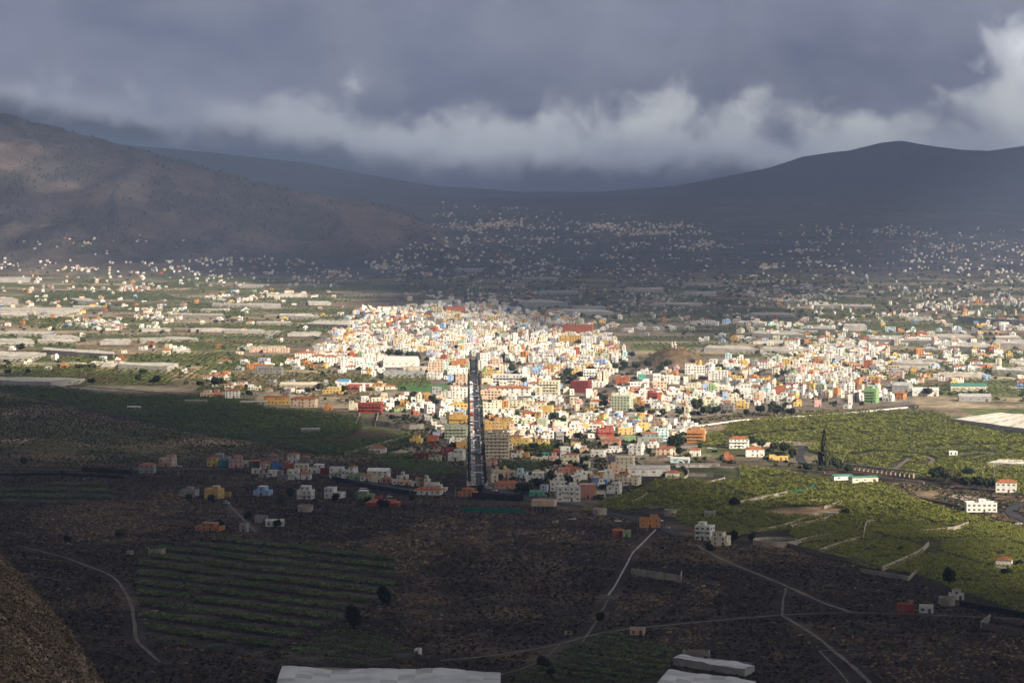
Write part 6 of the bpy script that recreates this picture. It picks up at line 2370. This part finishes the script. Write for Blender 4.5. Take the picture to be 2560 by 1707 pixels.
for px, py, rz, cl_ in ((449, 1168, 5, 'white'), (508, 1166, 4, 'grey'), (1222, 1222, -30, 'white'), (1236, 1229, -30, 'white'), (1207, 1243, 0, 'white'), (1300, 1243, -5, 'silver'), (1354, 1250, -5, 'white'), (1365, 1252, -5, 'silver'), (1650, 1304, -40, 'white'),
                        (1667, 1322, -30, 'silver'), (560, 1256, -20, 'blue'), (566, 1260, -20, 'silver'), (974, 1244, 0, 'white'), (1190, 1241, 0, 'red'), (1660, 1142, 10, 'red'), (1675, 1143, 10, 'white'), (1650, 1143, 10, 'grey'), (2540, 1278, 40, 'black'), (2547, 1312, -20, 'white'),
                        (1775, 1122, -10, 'white'), (1785, 1124, -10, 'silver'), (1545, 1305, 0, 'white')):
    g = P(px, py)
    car(Vector((g.x, g.y, g.z + 0.36)), R(rz), cl_, None, f'{cl_} car on a side road', True, 'cars on the side roads')

# ------------------------------------------------------------------ clouds overhead: a broken deck whose gap lets the sun onto the town
CLOUD_Z = 2300.0
cxs = np.arange(-9000, 12500, 150.0)
cys = np.arange(-5200, 15200, 150.0)
CXg, CYg = np.meshgrid(cxs, cys)
gx, gy, gz = CXg.copy(), CYg.copy(), np.full(CXg.shape, -190.0)
for _ in range(4):
    kk = (CLOUD_Z - gz) / SUN[2]
    gx, gy = CXg - SUN[0] * kk, CYg - SUN[1] * kk
    gz = np.where(gy > 340, gh(gx, np.maximum(gy, 340)), -220.0)
gpx, gpy = proj(gx, np.maximum(gy, 340), gz)
gpy = np.where(gy > 340, gpy, 2200.0)
light = lit_mask(np.clip(gpx, -850, 3350), np.clip(gpy, 300, 2200))
opac = 1.0 - light
wisp = fbm(CXg / 700, CYg / 700, 5, 81)
opac = np.clip(opac * (0.93 + 0.25 * wisp) * 1.02, 0, 1)
lump = fbm(CXg / 900, CYg / 900, 5, 82)
thick = (60 + 320 * lump) * sstep(opac, 0.02, 0.7)
zb_ = CLOUD_Z - thick * 0.35 + (fbm(CXg / 260, CYg / 260, 3, 83) - .5) * 60
zt_ = CLOUD_Z + thick
nyc, nxc = CXg.shape
ci = np.arange(nyc * nxc).reshape(nyc, nxc)
q = np.stack([ci[:-1, :-1], ci[:-1, 1:], ci[1:, 1:], ci[1:, :-1]], -1).reshape(-1, 4)
keep = (opac.ravel()[q].max(1) > 0.02)
q = q[keep]
V = np.concatenate([np.stack([CXg, CYg, zb_], -1).reshape(-1, 3), np.stack([CXg, CYg, zt_], -1).reshape(-1, 3)])
Fq = np.concatenate([q[:, ::-1], q + nyc * nxc])
thin = 0.985 - (0.11 + 0.06 * sstep(gpx, 1300, 700)) * sstep(gpy, 720, 560) * sstep(gpy - 60 * sstep(gpx, 700, 1400), 380, 450)      # the deck is thinner towards the mountains
alpha = 1 - np.sqrt(1 - np.clip(opac, 0, 1) * thin)
al = np.concatenate([alpha.ravel(), alpha.ravel()])
mc = bpy.data.materials.new('cloud vapour')
mc.use_nodes = True
t = NT(mc.node_tree)
o = t.n('ShaderNodeOutputMaterial')
df = t.n('ShaderNodeBsdfDiffuse'); df.inputs['Color'].default_value = (0.85, 0.86, 0.88, 1)
tl = t.n('ShaderNodeBsdfTranslucent'); tl.inputs['Color'].default_value = (0.80, 0.82, 0.85, 1)
mx = t.n('ShaderNodeMixShader'); mx.inputs[0].default_value = 0.16
t.link(df.outputs[0], mx.inputs[1]); t.link(tl.outputs[0], mx.inputs[2])
tr = t.n('ShaderNodeBsdfTransparent')
mx2 = t.n('ShaderNodeMixShader')
at = t.n('ShaderNodeAttribute', attribute_name='vapour')
t.link(at.outputs['Fac'], mx2.inputs[0]); t.link(tr.outputs[0], mx2.inputs[1]); t.link(mx.outputs[0], mx2.inputs[2])
t.link(mx2.outputs[0], o.inputs[0])
cme = np_mesh('clouds', V, Fq, [mc], None, np.repeat(al[:, None], 3, 1), 'vapour')
cme.polygons.foreach_set('use_smooth', np.ones(len(Fq), bool))
stuff(link('clouds', cme), 'broken grey cloud deck overhead with a gap above the town', 'clouds')

# ------------------------------------------------------------------ haze: the air of the valley
HAZE_TOP = float(max(HG.max(), 60)) + 15
HAZE_BOTTOM = float(HG.min()) - 1.5
mh = bpy.data.materials.new('valley haze')
mh.use_nodes = True
t = NT(mh.node_tree)
o = t.n('ShaderNodeOutputMaterial')
pv = t.n('ShaderNodeVolumePrincipled')
pv.inputs['Color'].default_value = (0.50, 0.64, 1.0, 1)
pv.inputs['Density'].default_value = 6.0e-5
pv.inputs['Anisotropy'].default_value = 0.1
t.link(pv.outputs[0], o.inputs['Volume'])
mb = MB()
mb.box(-15200, 15200, -400, 19900, HAZE_BOTTOM, HAZE_TOP, mh)
hz = mb.build('haze')
hz['kind'] = 'stuff'
hz['label'] = 'thin blue haze filling the whole valley air'

# ------------------------------------------------------------------ labels: each thing told apart by the landmark it stands beside
ordinal = ['', 'second ', 'third ', 'fourth ', 'fifth ', 'sixth ', 'seventh ', 'eighth ', 'ninth ', 'tenth ', 'eleventh ', 'twelfth ']
buckets = {}
for ob, ph, px, py in THINGS:
    best = None
    for name, lx, ly, lo in LANDMARKS:
        if lo is ob:
            continue
        dx, dy = px - lx, (py - ly) * 1.6
        dist = math.hypot(dx, dy)
        if best is None or dist < best[0]:
            best = (dist, name, dx, dy)
    dist, name, dx, dy = best
    if abs(dx) > abs(dy):
        rel = 'right of' if dx > 0 else 'left of'
    else:
        rel = 'below' if dy > 0 else 'behind'
    buckets.setdefault((ph, rel, name), []).append((dist, ob))
for (ph, rel, name), lst in buckets.items():
    lst.sort(key=lambda e: e[0])
    for i, (dist, ob) in enumerate(lst):
        if len(lst) == 1:
            ob['label'] = f'{ph} {rel} {name}'
        else:
            ob['label'] = f'{ph}, {nth(i + 1)} {rel} {name}'
for _o in SC.objects:
    if _o.type == 'MESH' and len(_o.data.polygons) > 20000:
        print('BIG', _o.name, len(_o.data.polygons))
print('tris', sum(len(o.data.polygons) for o in SC.objects if o.type == 'MESH') * 2, 'objects', len(SC.objects))
